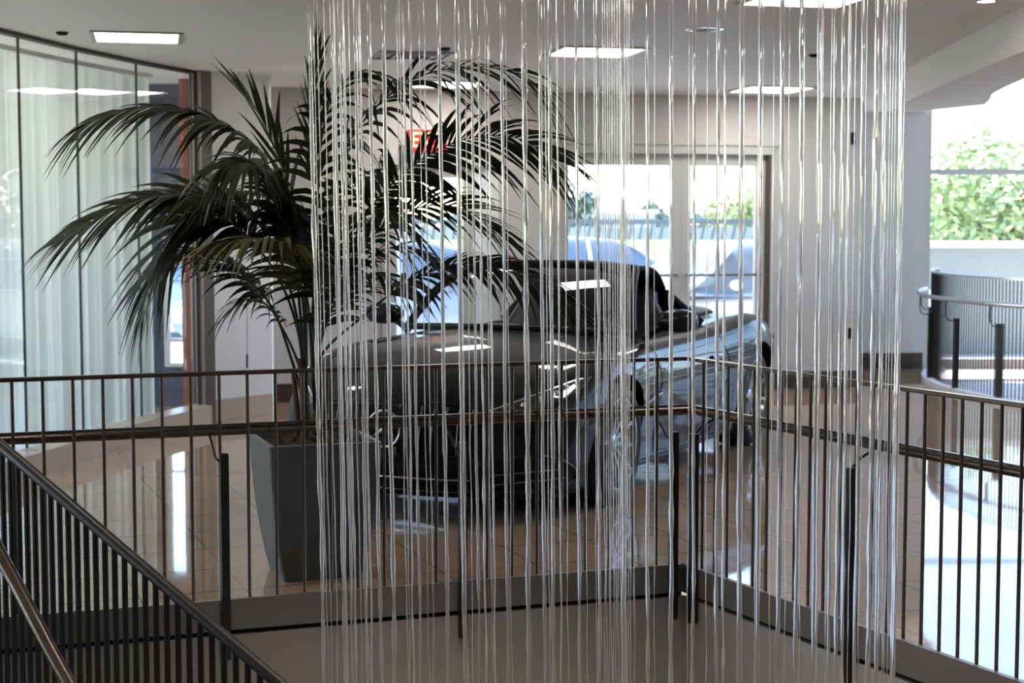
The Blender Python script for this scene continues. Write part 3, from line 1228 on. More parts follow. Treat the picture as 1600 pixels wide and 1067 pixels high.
def frond(path, ln, n=34, t0=.30, wid=.024, droop=.55, ang0=68, ang1=24, name='frond', mt='leaf', lift=.10, seed=0, stem_r=.0085, roll=0.0):
    rr = random.Random(seed * 13 + 5)
    n = int(n * 1.45)
    ln *= 1.12
    wid *= 1.4
    pts = catmull(path, 12)
    acc = [0.0]
    for a, b in zip(pts[:-1], pts[1:]):
        acc.append(acc[-1] + (b - a).length)
    L = acc[-1]

    def samp(t):
        s = max(0, min(1, t)) * L
        for k in range(len(acc) - 1):
            if s <= acc[k + 1]:
                break
        q = (s - acc[k]) / max(1e-9, acc[k + 1] - acc[k])
        return pts[k].lerp(pts[k + 1], q), (pts[k + 1] - pts[k]).normalized()
    m = MB(PO)
    m.cur = 1
    m.tube(pts, [stem_r * lerp(1.0, .18, a / L) for a in acc], 6)
    m.cur = 0
    Z = V3((0, 0, 1))
    for side in (-1, 1):
        for i in range(n):
            t = lerp(t0, 1.0, (i + .5 * (side > 0) * .5) / (n - .5))
            p, T = samp(t)
            Sv = T.cross(Z)
            if Sv.length < .15:
                Sv = T.cross(V3((0, 1, 0)))
            Sv.normalize()
            N = Sv.cross(T).normalized()
            if N.z < 0:
                N = -N
            Sv, N = Sv * math.cos(roll) + N * math.sin(roll), N * math.cos(roll) - Sv * math.sin(roll)
            q = (t - t0) / (1 - t0)
            an = math.radians(lerp(ang0, ang1, q ** .8) + rr.uniform(-7, 7))
            D = (T * math.cos(an) + Sv * side * math.sin(an) + N * (lift + rr.uniform(-.12, .12))).normalized()
            l = ln * (.62 + .38 * math.sin(PI * min(1, .18 + q * .62))) * (1 - .35 * q ** 3) * rr.uniform(.85, 1.1)
            W = T - D * T.dot(D)
            if W.length < .1:
                W = N.cross(D)
            W.normalize()
            W = (W + N * rr.uniform(-.35, .35)).normalized()
            dr = droop * rr.uniform(.7, 1.3)
            K = 6
            vs, fs = [], []
            for k in range(K + 1):
                s = k / K
                c = p + D * l * s * (1 - .12 * dr * s) + V3((0, 0, -1)) * (dr * l * s * s)
                w = wid * .5 * rr.uniform(.95, 1.05) * (min(1, .35 + s * 3.2) if s < .25 else (1 - ((s - .25) / .75) ** 1.6)) * lerp(1, .65, q)
                w = max(w, .0008)
                vs += [c - W * w, c + W * w]
            for k in range(K):
                fs.append((2 * k, 2 * k + 1, 2 * k + 3, 2 * k + 2))
            m.add(vs, fs)
    o = m.build(name, [M[mt], M['stem']], palm, smooth=180)
    return o


def pth(*q):
    return [at(x, y, PY + dy) for x, y, dy in q]


B0 = (478, 640, 0.0)
B1 = (492, 640, .03)
# left side
frond(pth(B0, (470, 500, 0), (450, 330, -.02), (405, 240, -.08), (345, 192, -.14), (270, 168, -.2), (195, 172, -.25), (140, 192, -.28)), 0.4, 38, .42, wid=0.027, ang1=32, roll=0.22, droop=0.5, seed=1)
frond(pth(B0, (468, 520, -.02), (440, 410, -.08), (395, 340, -.14), (330, 305, -.2), (250, 305, -.26), (165, 335, -.3), (90, 380, -.32)), 0.38, 40, .42, wid=0.026, ang1=30, roll=0.3, droop=0.35, seed=2)
frond(pth(B0, (466, 520, .02), (430, 425, .0), (370, 355, -.04), (315, 333, -.08), (272, 355, -.10), (240, 425, -.10), (222, 490, -.09)), 0.38, 30, .5, droop=0.4, wid=0.025, ang1=34, roll=0.6, seed=3)
frond(pth(B0, (455, 560, .02), (425, 480, .05), (380, 430, .1), (330, 395, .2), (290, 390, .3), (240, 420, .35)), .28, 26, .42, seed=4)
frond(pth(B1, (486, 520, -.1), (470, 420, -.25), (440, 385, -.42), (395, 372, -.55), (345, 378, -.62)), .36, 28, .48, mt='leaf_olive', droop=.55, seed=5)
frond(pth(B0, (478, 500, .1), (470, 380, .2), (440, 260, .3), (405, 180, .36), (370, 138, .4)), .36, 8, .62, wid=.020, droop=.15, ang0=22, ang1=10, seed=6)
frond(pth(B0, (474, 480, -.05), (455, 370, -.12), (425, 290, -.25), (390, 255, -.42), (345, 262, -.55)), .36, 32, .45, droop=.6, seed=7, roll=0.4)
frond(pth(B1, (480, 470, .1), (460, 360, .2), (420, 310, .32), (370, 300, .45), (320, 325, .55)), .34, 28, .45, droop=.5, seed=8)
# top
frond(pth(B1, (492, 480, 0), (490, 300, .0), (489, 190, -.02), (492, 110, -.03), (497, 66, -.04)), .22, 11, .62, wid=.016, droop=.1, ang0=24, ang1=10, seed=9)
frond(pth(B1, (498, 480, .05), (515, 330, .08), (540, 235, .1), (585, 170, .1), (650, 122, .08), (730, 104, .05), (800, 112, .02), (850, 140, 0)), 0.46, 22, .40, ang1=32, wid=0.022, roll=0.2, droop=0.6, seed=10)
frond(pth(B1, (492, 470, -.08), (496, 320, -.15), (505, 200, -.2), (530, 135, -.25), (575, 112, -.3), (620, 125, -.35)), 0.34, 14, .5, droop=0.75, wid=0.024, roll=0.1, seed=11)
# right side
frond(pth(B1, (500, 500, 0), (540, 380, .0), (600, 300, -.02), (665, 245, -.04), (735, 215, -.06), (805, 215, -.08), (868, 250, -.1)), 0.44, 27, 0.5, ang1=32, wid=0.023, roll=0.5, droop=0.4, seed=12)
frond(pth(B1, (505, 510, .05), (550, 410, .1), (610, 345, .15), (680, 320, .2), (740, 335, .22), (790, 375, .22)), 0.36, 24, .34, droop=0.35, wid=0.02, roll=0.5, seed=13)
frond(pth(B1, (500, 560, -.05), (560, 500, -.12), (640, 440, -.12), (720, 412, -.1), (800, 425, -.06), (870, 462, -.02), (910, 500, 0)), 0.32, 26, .42, mt='leaf', ang1=32, wid=0.024, roll=0.35, droop=0.4, seed=14)
frond(pth(B1, (500, 540, .06), (535, 450, .15), (580, 400, .25), (635, 385, .3), (690, 410, .33)), 0.3, 18, .38, droop=.5, wid=0.02, roll=0.3, seed=15)
frond(pth(B1, (496, 520, -.1), (515, 420, -.2), (545, 350, -.32), (590, 330, -.42), (640, 360, -.5)), 0.32, 18, .42, droop=.55, wid=0.022, seed=16)
frond(pth(B1, (497, 560, -.06), (515, 490, -.15), (550, 440, -.25), (600, 430, -.33), (650, 470, -.38)), 0.26, 18, .4, droop=.5, wid=0.02, seed=17)
frond(pth(B0, (470, 580, .0), (445, 520, -.05), (415, 475, -.1), (380, 470, -.14), (345, 500, -.16)), .20, 12, .55, wid=.012, droop=.6, seed=18)
frond(pth(B1, (488, 500, .1), (500, 380, .22), (530, 300, .34), (580, 270, .45), (640, 280, .55)), 0.34, 16, .42, droop=.5, wid=0.02, seed=19)


# ------------------------------------------------------------------ cars
def loft(keys, prof, us, warp, caps=True):
    """closed body from half sections; returns MB verts/faces"""
    rings = []
    for u in us:
        half = prof(u)
        pts = half + [(-y, z) for y, z in reversed(half[1:-1])]
        rings.append([warp(u, y, z) for y, z in pts])
    return rings


def rings_to_mb(rings, m):
    n = len(rings[0])
    vs = [p for r_ in rings for p in r_]
    fs = []
    for i in range(len(rings) - 1):
        for k in range(n):
            k2 = (k + 1) % n
            fs.append((i * n + k, i * n + k2, (i + 1) * n + k2, (i + 1) * n + k))
    fs.append(tuple(range(n)))
    fs.append(tuple((len(rings) - 1) * n + k for k in range(n - 1, -1, -1)))
    m.add(vs, fs)


def cat2(pts, per):
    q = catmull([(p[0], p[1], 0) for p in pts], per)
    return [(max(0.0, p.x), p.y) for p in q]


KU = [-2.27, -2.2, -2.0, -1.7, -1.315, -.9, -.5, 0, .5, .9, 1.315, 1.7, 2.0, 2.2, 2.27]
ZB = [.34, .24, .17, .14, .13, .12, .12, .12, .12, .13, .13, .13, .12, .12, .17]
YM = [.74, .84, .92, .965, .985, .965, .945, .935, .935, .95, .97, .965, .95, .91, .86]
ZS = [.80, .835, .865, .895, .905, .875, .855, .85, .85, .845, .835, .79, .73, .66, .60]
ZM = [.82, .87, .91, .955, .985, .985, .965, .945, .945, .955, .905, .845, .775, .695, .63]


def gt_half(u, sh=1.0):
    zb, ym, zs, zc = (interp(KU, k, u) for k in (ZB, YM, ZS, ZM))
    h = zs - zb
    pts = [(0, zb), (.45 * ym, zb), (.82 * ym, zb), (.90 * ym, zb + .025), (.925 * ym, zb + .10), (.957 * ym, zb + h * .36), (ym, zb + h * .66), (.985 * ym, zb + h * .80),
           (.93 * ym, zb + h * .95), (.83 * ym, zs + .012), (.70 * ym, lerp(zs, zc, .25) + .004), (.5 * ym, lerp(zs, zc, .66)), (.25 * ym, lerp(zs, zc, .93)), (0, zc)]
    return cat2(pts, 4)


def gt_warp(u, y, z):
    k = (abs(y) / .95) ** 2.1
    x = u
    x -= .40 * k * smooth01((u - 1.25) / 1.02)
    x += .26 * k * smooth01((-u - 1.35) / .92)
    # nose leans back towards the top and tucks under at the chin
    f = smooth01((u - 1.9) / .37)
    x -= f * (.16 * max(0, (z - .42)) + .25 * max(0, .30 - z))
    return (x, y, z)


us = [lerp(-2.27, 2.27, .5 - .5 * math.cos(PI * i / 84)) for i in range(85)]
rings = loft(KU, gt_half, us, gt_warp)
# close nose and tail with shrinking rings
def shrink(ring, cz, f, dx):
    return [(p[0] + dx * (1 - .0), p[1] * f, cz + (p[2] - cz) * f) for p in ring]


def endcap(u, cz, sgn):
    out = []
    for f, dx in ((.97, .012), (.92, .022), (.80, .032), (.6, .040), (.4, .044), (.2, .046), (.04, .047)):
        half = [(y * f, cz + (z - cz) * f) for y, z in gt_half(u)]
        pts = half + [(-y, z) for y, z in reversed(half[1:-1])]
        out.append([(lambda q: (q[0] + sgn * dx, q[1], q[2]))(gt_warp(u, y, z)) for y, z in pts])
    return out


rings = list(reversed(endcap(-2.27, .60, -1))) + rings + endcap(2.27, .40, 1)

PSI = math.radians(25)
CAR = thing('roadster', 'dark graphite roadster with black fabric top parked on the tiles behind the railing', 'car', (.316, 10.43, 0), math.radians(245))
tmpb = MB()
rings_to_mb(rings, tmpb)
body_me = tmpb.mesh('body', [M['paint'], M['black']], 180)
body = link('tmp_body', body_me)
cut = MB()
WX, WZ, WR = 1.315, .345, .392
for sx in (-1, 1):
    for sy in (-1, 1):
        y0, y1 = sorted((sy * .60, sy * 1.2))
        prof = [(.0001, y0), (WR, y0), (WR, y1), (.0001, y1)]
        cut.lathe(prof, (sx * WX, 0, WZ), 'Y', 48)
cutter = link('tmp_cut', cut.mesh('cut', M['black']))
ck = MB()
plan = [(.66, .0), (.60, .40), (.45, .64), (.2, .72), (-.35, .72), (-.60, .66), (-.74, .50), (-.78, 0)]
plan = plan + [(x, -y) for x, y in reversed(plan[1:-1])]
ck.prism(plan, .42, 1.5)
cock = link('tmp_cock', ck.mesh('cock', M['black']))
for c_ in (cutter, cock):
    bm = bmesh.new()
    bm.from_mesh(c_.data)
    bmesh.ops.remove_doubles(bm, verts=bm.verts, dist=.0005)
    bmesh.ops.recalc_face_normals(bm, faces=bm.faces)
    bm.to_mesh(c_.data)
    bm.free()
    md = body.modifiers.new('b', 'BOOLEAN')
    md.object = c_
    md.operation = 'DIFFERENCE'
    md.solver = 'EXACT'
bpy.context.view_layer.update()
bd = bpy.data.meshes.new_from_object(body.evaluated_get(bpy.context.evaluated_depsgraph_get()))
for o in (body, cutter, cock):
    bpy.data.objects.remove(o)
bd.materials.clear()
bd.materials.append(M['paint'])
bd.materials.append(M['black'])
for p in bd.polygons:
    c_ = p.center
    well_ = any((c_.x - s * WX) ** 2 + (c_.z - WZ) ** 2 < (WR + .002) ** 2 for s in (-1, 1)) and abs(c_.y) < 1.0 and c_.z > .05
    tub = -.80 < c_.x < .68 and abs(c_.y) < .725 and .40 < c_.z < .93 and (abs(p.normal.z) < .3 or c_.z < .45)
    p.material_index = 1 if (well_ or tub) else 0
    p.use_smooth = True
bd.set_sharp_from_angle(angle=math.radians(38))
bd.name = 'body'
link('body', bd, CAR)
tree = BVHTree.FromPolygons([v.co for v in bd.vertices], [tuple(p.vertices) for p in bd.polygons])


def hit(y, z, off=.004, dirn='x', x0=4.0):
    if dirn == 'x':
        h = tree.ray_cast(V3((x0, y, z)), V3((-1, 0, 0)))
        return (h[0] + V3((off, 0, 0))) if h[0] else None
    if dirn == 'y':
        h = tree.ray_cast(V3((y, 3.0, z)), V3((0, -1, 0)))
        return (h[0] + V3((0, off, 0))) if h[0] else None
    if dirn == 'z':
        h = tree.ray_cast(V3((y, z, 3.0)), V3((0, 0, -1)))
        return (h[0] + V3((0, 0, off))) if h[0] else None


def patch(name, outline, m, off=.004, dirn='x', mirror=False, cuts=4, thick=.006, parent=None):
    bm = bmesh.new()
    vs = [bm.verts.new((a, b, 0)) for a, b in outline]
    bm.faces.new(vs)
    bmesh.ops.triangulate(bm, faces=bm.faces)
    for _ in range(cuts):
        bmesh.ops.subdivide_edges(bm, edges=bm.edges, cuts=1, use_grid_fill=True)
        bmesh.ops.triangulate(bm, faces=[f for f in bm.faces if len(f.verts) > 3])
        if len(bm.verts) > 900:
            break
    bad = []
    for v in bm.verts:
        a, b = v.co.x, v.co.y
        h = hit(a, b, off, dirn)
        if h is None:
            bad.append(v)
        else:
            v.co = h
    bmesh.ops.delete(bm, geom=bad, context='VERTS')
    if mirror:
        for v in bm.verts:
            v.co.y = -v.co.y
    bmesh.ops.recalc_face_normals(bm, faces=bm.faces)
    me = bpy.data.meshes.new(name)
    bm.to_mesh(me)
    bm.free()
    me.materials.append(m)
    me.polygons.foreach_set('use_smooth', [True] * len(me.polygons))
    o = link(name, me, parent or CAR)
    sd_ = o.modifiers.new('s', 'SOLIDIFY')
    sd_.thickness = thick
    sd_.offset = 0
    return o


def surf_line(name, pts, r, m, dirn='x', off=.004, parent=None, mirror=False):
    q = []
    for a, b in [(p.x, p.y) for p in catmull([(a, b, 0) for a, b in pts], 10)]:
        h = hit(a, b, off, dirn)
        if h is not None:
            if mirror:
                h.y = -h.y
            q.append(h)
    mb = MB()
    mb.tube(q, r, 8)
    return mb.build(name, m, parent or CAR, smooth=60)


# grille with upright bars and a star in a ring
gout = [(-.46, .60), (-.30, .622), (0, .63), (.30, .622), (.46, .60), (.53, .52), (.55, .42), (.50, .375), (.25, .36), (0, .358), (-.25, .36), (-.50, .375), (-.55, .42), (-.53, .52)]
grille = patch('grille', gout, M['black'], .004)
mb = MB()
for k in range(15):
    y = -.455 + k * .065
    if abs(y) < .10:
        zr = [(.362, .405), (.60, .618)]
    else:
        zr = [(.375, .612 - .05 * max(0, abs(y) - .3))]
    for z0, z1 in zr:
        q = [hit(y, lerp(z0, z1, i / 5), .016) for i in range(6)]
        mb.tube(q, .0065, 6)
mb.build('grille_bars', M['darkchrome'], grille, smooth=60)
surf_line('grille_surround', gout + [gout[0]], .009, M['paint'], parent=grille)
eb = hit(0, .495, .03)
mb = MB()
R_ = .095
mb.tube([eb + V3((0, R_ * math.cos(a), R_ * math.sin(a))) for a in [2 * PI * i / 40 for i in range(41)]], .0075, 8)
for k in range(3):
    a = PI / 2 + k * 2 * PI / 3
    tip = eb + V3((0, R_ * math.cos(a), R_ * math.sin(a)))
    pl = V3((0, -math.sin(a), math.cos(a))) * .016
    o_ = eb
    fwd = V3((.012, 0, 0))
    # each arm tapers from a ridge at the hub
    vs = [o_ + fwd, o_ + pl, o_ - pl, tip, o_ - V3((.004, 0, 0))]
    mb.add(vs, [(0, 1, 3), (2, 0, 3), (1, 4, 3), (4, 2, 3)])
em = mb.build('emblem', M['chrome'], CAR, smooth=40)
em['label'] = 'chrome three-pointed star in a ring'
# headlamps, intakes, splitter lines
hl = [(.50, .585), (.60, .625), (.74, .685), (.845, .735), (.885, .742), (.875, .70), (.83, .645), (.74, .60), (.62, .575)]
for mir in (False, True):
    h_ = patch('headlamp', hl, M['lens'], .005, mirror=mir)
    s = -1 if mir else 1
    surf_line('light_strip', [(.52, .592), (.62, .634), (.75, .690), (.85, .736)], .006, M['led'], off=.012, parent=h_, mirror=mir)
    mb = MB()
    for y, z, rr in ((.79, .67, .020), (.73, .645, .020), (.67, .62, .017), (.82, .70, .011), (.845, .715, .009)):
        p = hit(y, z, .006)
        p.y *= s
        mb.ball(p, .012, rr, rr, 12, 8)
    mb.build('projector', M['led'], h_, smooth=60)
    io = [(.46, .30), (.58, .345), (.74, .36), (.84, .33), (.87, .26), (.84, .19), (.72, .165), (.55, .17), (.46, .21)]
    it = patch('side_intake', io, M['black'], .005, mirror=mir)
    surf_line('intake_rim', io + [io[0]], .011, M['paint'], off=.006, parent=it, mirror=mir)
    for k in range(2):
        surf_line('intake_fin', [(.52 + k * .03, .26 - k * .05), (.70, .275 - k * .05), (.84, .28 - k * .05)], .006, M['darkchrome'], off=.012, parent=it, mirror=mir)
lo_ = [(-.44, .30), (0, .315), (.44, .30), (.44, .20), (.40, .155), (0, .150), (-.40, .155), (-.44, .20)]
li = patch('lower_intake', lo_, M['black'], .004)
surf_line('intake_strip', [(-.44, .235), (0, .24), (.44, .235)], .006, M['chrome'], off=.016, parent=li)
surf_line('intake_strip', [(-.42, .165), (0, .168), (.42, .165)], .005, M['darkchrome'], off=.018, parent=li)
# shut lines
for mir in (False, True):
    surf_line('shut_line', [(1.95, .62), (1.7, .70), (1.3, .72), (.95, .70), (.75, .73)], .0035, M['black'], 'z', .0005, mirror=mir)
for pts in ([(.62, .86), (.66, .6), (.66, .35), (.60, .20)], [(-.60, .88), (-.64, .6), (-.55, .35), (-.45, .20)], [(.60, .20), (.1, .185), (-.45, .20)]):
    for mir in (False, True):
        surf_line('shut_line', pts, .0035, M['black'], 'y', .0005, mirror=mir)
for mir in (False, True):
    sv = patch('side_vent', [(.92, .56), (.68, .60), (.66, .52), (.88, .46)], M['black'], .003, 'y', mirror=mir)
    surf_line('vent_blade', [(.92, .53), (.80, .55), (.67, .565)], .008, M['darkchrome'], 'y', .008, parent=sv, mirror=mir)
    surf_line('sill_blade', [(.88, .165), (.3, .15), (-.3, .15), (-.86, .17)], .016, M['black'], 'y', .004, mirror=mir)
    dh = surf_line('door_handle', [(-.32, .70), (-.42, .702), (-.50, .70)], .012, M['darkchrome'], 'y', .008, mirror=mir)
# windscreen
def ws(v, t):
    b = V3((1.04 - .36 * v * v, .755 * v, .958 - .035 * v * v))
    h = V3((.24 - .10 * v * v, .575 * v, 1.305 - .028 * v * v))
    p = b.lerp(h, t)
    return p + V3((.03, 0, .05)) * math.sin(PI * t)


mb = MB()
NV, NT = 20, 10
vs = [ws(lerp(-1, 1, i / NV), lerp(0, 1, j / NT)) for i in range(NV + 1) for j in range(NT + 1)]
fs = [(i * (NT + 1) + j, (i + 1) * (NT + 1) + j, (i + 1) * (NT + 1) + j + 1, i * (NT + 1) + j + 1) for i in range(NV) for j in range(NT)]
mb.add(vs, fs)
wsg = mb.build('windscreen', M['windscreen'], CAR, smooth=180)
mb = MB()
loop = [ws(-1, t / 10) for t in range(11)] + [ws(lerp(-1, 1, i / 16), 1) for i in range(1, 16)] + [ws(1, 1 - t / 10) for t in range(11)]
mb.tube(loop, .028, 10)
mb.build('windscreen_frame', M['black'], wsg, smooth=60)
mb = MB()
mb.tube([ws(lerp(-1, 1, i / 16), 0) + V3((.01, 0, -.01)) for i in range(17)], .022, 8)
mb.build('cowl', M['black'], wsg, smooth=60)
mb = MB()
mb.ball((.30, 0, 1.215), .02, .11, .035, 14, 8)
mb.tube([(.27, 0, 1.29), (.30, 0, 1.22)], .008, 6)
mb.build('rear_view_mirror', M['black'], wsg, smooth=60)
# fabric top, side windows lowered
SU = [.20, 0, -.20, -.36, -.50, -.62, -.72, -.80]
SZ = [1.315, 1.325, 1.318, 1.285, 1.225, 1.14, 1.05, .985]
SY = [.555, .545, .535, .525, .51, .50, .50, .51]
mb = MB()
NA = 14
vs, fs = [], []
fine = [lerp(.22, -.80, i / 26) for i in range(27)]
for u in fine:
    z_, y_ = interp(SU[::-1], SZ[::-1], u), interp(SU[::-1], SY[::-1], u)
    for k in range(NA + 1):
        v = lerp(-1, 1, k / NA)
        drop = .045 * abs(v) ** 3.2
        vs.append((u + .06 * v * v * (1 if u > -.3 else 0), y_ * v, z_ - drop))
for i in range(len(fine) - 1):
    for k in range(NA):
        fs.append((i * (NA + 1) + k, i * (NA + 1) + k + 1, (i + 1) * (NA + 1) + k + 1, (i + 1) * (NA + 1) + k))
mb.add(vs, fs)
st_ = mb.build('soft_top', M['soft_top'], CAR, smooth=180)
md = st_.modifiers.new('s', 'SOLIDIFY')
md.thickness = .022
for sy in (-1, 1):
    mb = MB()
    mb.tube([(u, sy * (interp(SU[::-1], SY[::-1], u) + .004), interp(SU[::-1], SZ[::-1], u) - .045) for u in [lerp(.16, -.68, i / 12) for i in range(13)]], .014, 8)
    mb.tube([(-.60, sy * .505, 1.10), (-.66, sy * .62, .99), (-.70, sy * .735, .89)], .03, 8)
    mb.build('window_seal', M['soft_top'], st_, smooth=60)
# cockpit
mb = MB()
mb.ball((.58, 0, .80), .22, .70, .13, 20, 10, .6)
db = mb.build('dashboard', M['leather'], CAR, smooth=60)
mb = MB()
cx = V3((.30, .38, .80))
tilt = Matrix.Rotation(math.radians(-22), 4, 'Y')
mb.tube([cx + tilt @ V3((0, .17 * math.cos(a), .17 * math.sin(a))) for a in [2 * PI * i / 28 for i in range(29)]], .015, 8)
for a in (0, PI, -PI / 2):
    mb.tube([cx, cx + tilt @ V3((0, .16 * math.cos(a), .16 * math.sin(a)))], .012, 6)
mb.tube([cx, cx + V3((.2, 0, -.06))], .03, 8)
mb.build('steering_wheel', M['leather'], CAR, smooth=60)
for sy in (-1, 1):
    y = sy * .37
    mb = MB()
    mb.ball((-.10, y, .50), .30, .24, .10, 18, 10, .6)
    seat = mb.build('seat', M['leather'], CAR, smooth=60)
    mb = MB()
    prof = [(-.32, .50, .23), (-.37, .70, .25), (-.42, .86, .23), (-.46, .96, .17), (-.47, 1.03, .13), (-.48, 1.10, .12), (-.485, 1.145, .08), (-.487, 1.155, .02)]
    rg = []
    for x, z, w in prof:
        th = .075 if z < 1.0 else .055
        if z > 1.14:
            th = .03
        rg.append([(x + th * math.copysign(abs(math.cos(a)) ** .6, math.cos(a)), y + w * math.copysign(abs(math.sin(a)) ** .6, math.sin(a)), z) for a in [2 * PI * i / 20 for i in range(20)]])
    rings_to_mb(rg, mb)
    mb.build('backrest', M['leather'], seat, smooth=60)
    mb = MB()
    hoop = [(-.74, y - .17, .93), (-.73, y - .15, 1.02), (-.72, y, 1.06), (-.73, y + .15, 1.02), (-.74, y + .17, .93)]
    mb.tube(catmull(hoop, 6), .022, 8)
    mb.build('roll_hoop', M['black'], CAR, smooth=60)
    # door mirrors
    mb = MB()
    mb.ball((.56, sy * 1.0, .985), .085, .125, .07, 20, 12, .8)
    mr = mb.build('door_mirror', M['paint'], CAR, smooth=60)
    mb = MB()
    mb.tube(catmull([(.60, sy * .80, .87), (.59, sy * .86, .92), (.57, sy * .93, .95)], 5), .022, 8)
    mb.build('mirror_stalk', M['black'], mr, smooth=60)
    mb = MB()
    mb.ball((.482, sy * 1.0, .985), .012, .105, .055, 18, 10, .8)
    mb.build('mirror_glass', M['chrome'], mr, smooth=60)
# rear deck cover and tail lamps
deck = patch('deck_cover', [(-.80, -.60), (-.80, .60), (-1.25, .64), (-1.45, .5), (-1.5, 0), (-1.45, -.5), (-1.25, -.64)], M['black'], .006, 'z')
for mir in (False, True):
    s = -1 if mir else 1
    mb = MB()
    q = []
    for i in range(12):
        y = lerp(.40, .86, i / 11)
        h_ = tree.ray_cast(V3((-4, y * s, .74 - .03 * (y - .4))), V3((1, 0, 0)))[0]
        if h_:
            q.append(h_ + V3((-.005, 0, 0)))
    mb.tube(q, .028, 8)
    mb.build('tail_lamp', M['red_lens'], CAR, smooth=60)


def wheel(x, s, parent, r=.342, w=.27, yo=.935, rimm=None, spokes=10):
    cz = r + .001
    y1 = s * yo
    y0 = s * (yo - w)
    wh = MB()
    rim_r = r * .76
    pr = [(rim_r, 0), (rim_r + .02, -.012), (r - .03, -.004), (r - .008, .02), (r, .05), (r, w - .05), (r - .008, w - .02), (r - .03, w), (rim_r, w)]
    pr = [(a, y1 - s * b) for a, b in pr]
    wh.lathe(pr, (x, 0, cz), 'Y', 40)
    t = wh.build('wheel', M['rubber'], parent, smooth=50)
    mb = MB()
    pr = [(rim_r + .004, .0), (rim_r - .012, .004), (rim_r - .022, .03), (rim_r - .03, .12), (rim_r - .02, w - .02)]
    mb.lathe([(a, y1 - s * b) for a, b in pr], (x, 0, cz), 'Y', 40)
    for k in range(spokes):
        a = 2 * PI * (k + .25) / spokes
        d_ = V3((math.cos(a), 0, math.sin(a)))
        tn = V3((-d_.z, 0, d_.x))
        c0 = V3((x, y1 - s * .055, cz)) + d_ * .05
        c1 = V3((x, y1 - s * .012, cz)) + d_ * (rim_r - .01)
        yy = V3((0, s * .012, 0))
        vs = [c0 - tn * .018 - yy, c0 + tn * .018 - yy, c0 + tn * .012 + yy, c0 - tn * .012 + yy,
              c1 - tn * .015 - yy, c1 + tn * .015 - yy, c1 + tn * .010 + yy, c1 - tn * .010 + yy]
        mb.add(vs, [(0, 1, 2, 3), (4, 7, 6, 5), (0, 4, 5, 1), (1, 5, 6, 2), (2, 6, 7, 3), (3, 7, 4, 0)])
    mb.ball((x, y1 - s * .05, cz), .058, .022, .058, 16, 8)
    mb.build('rim', rimm or M['rim'], t, smooth=40)
    mb = MB()
    mb.lathe([(.0001, y1 - s * .13), (rim_r - .055, y1 - s * .13), (rim_r - .055, y1 - s * .15), (.0001, y1 - s * .15)], (x, 0, cz), 'Y', 32)
    mb.build('brake_disc', M['steel_grey'], t)
    return t


for sx in (-1, 1):
    for sy in (-1, 1):
        wheel(sx * WX, sy, CAR)


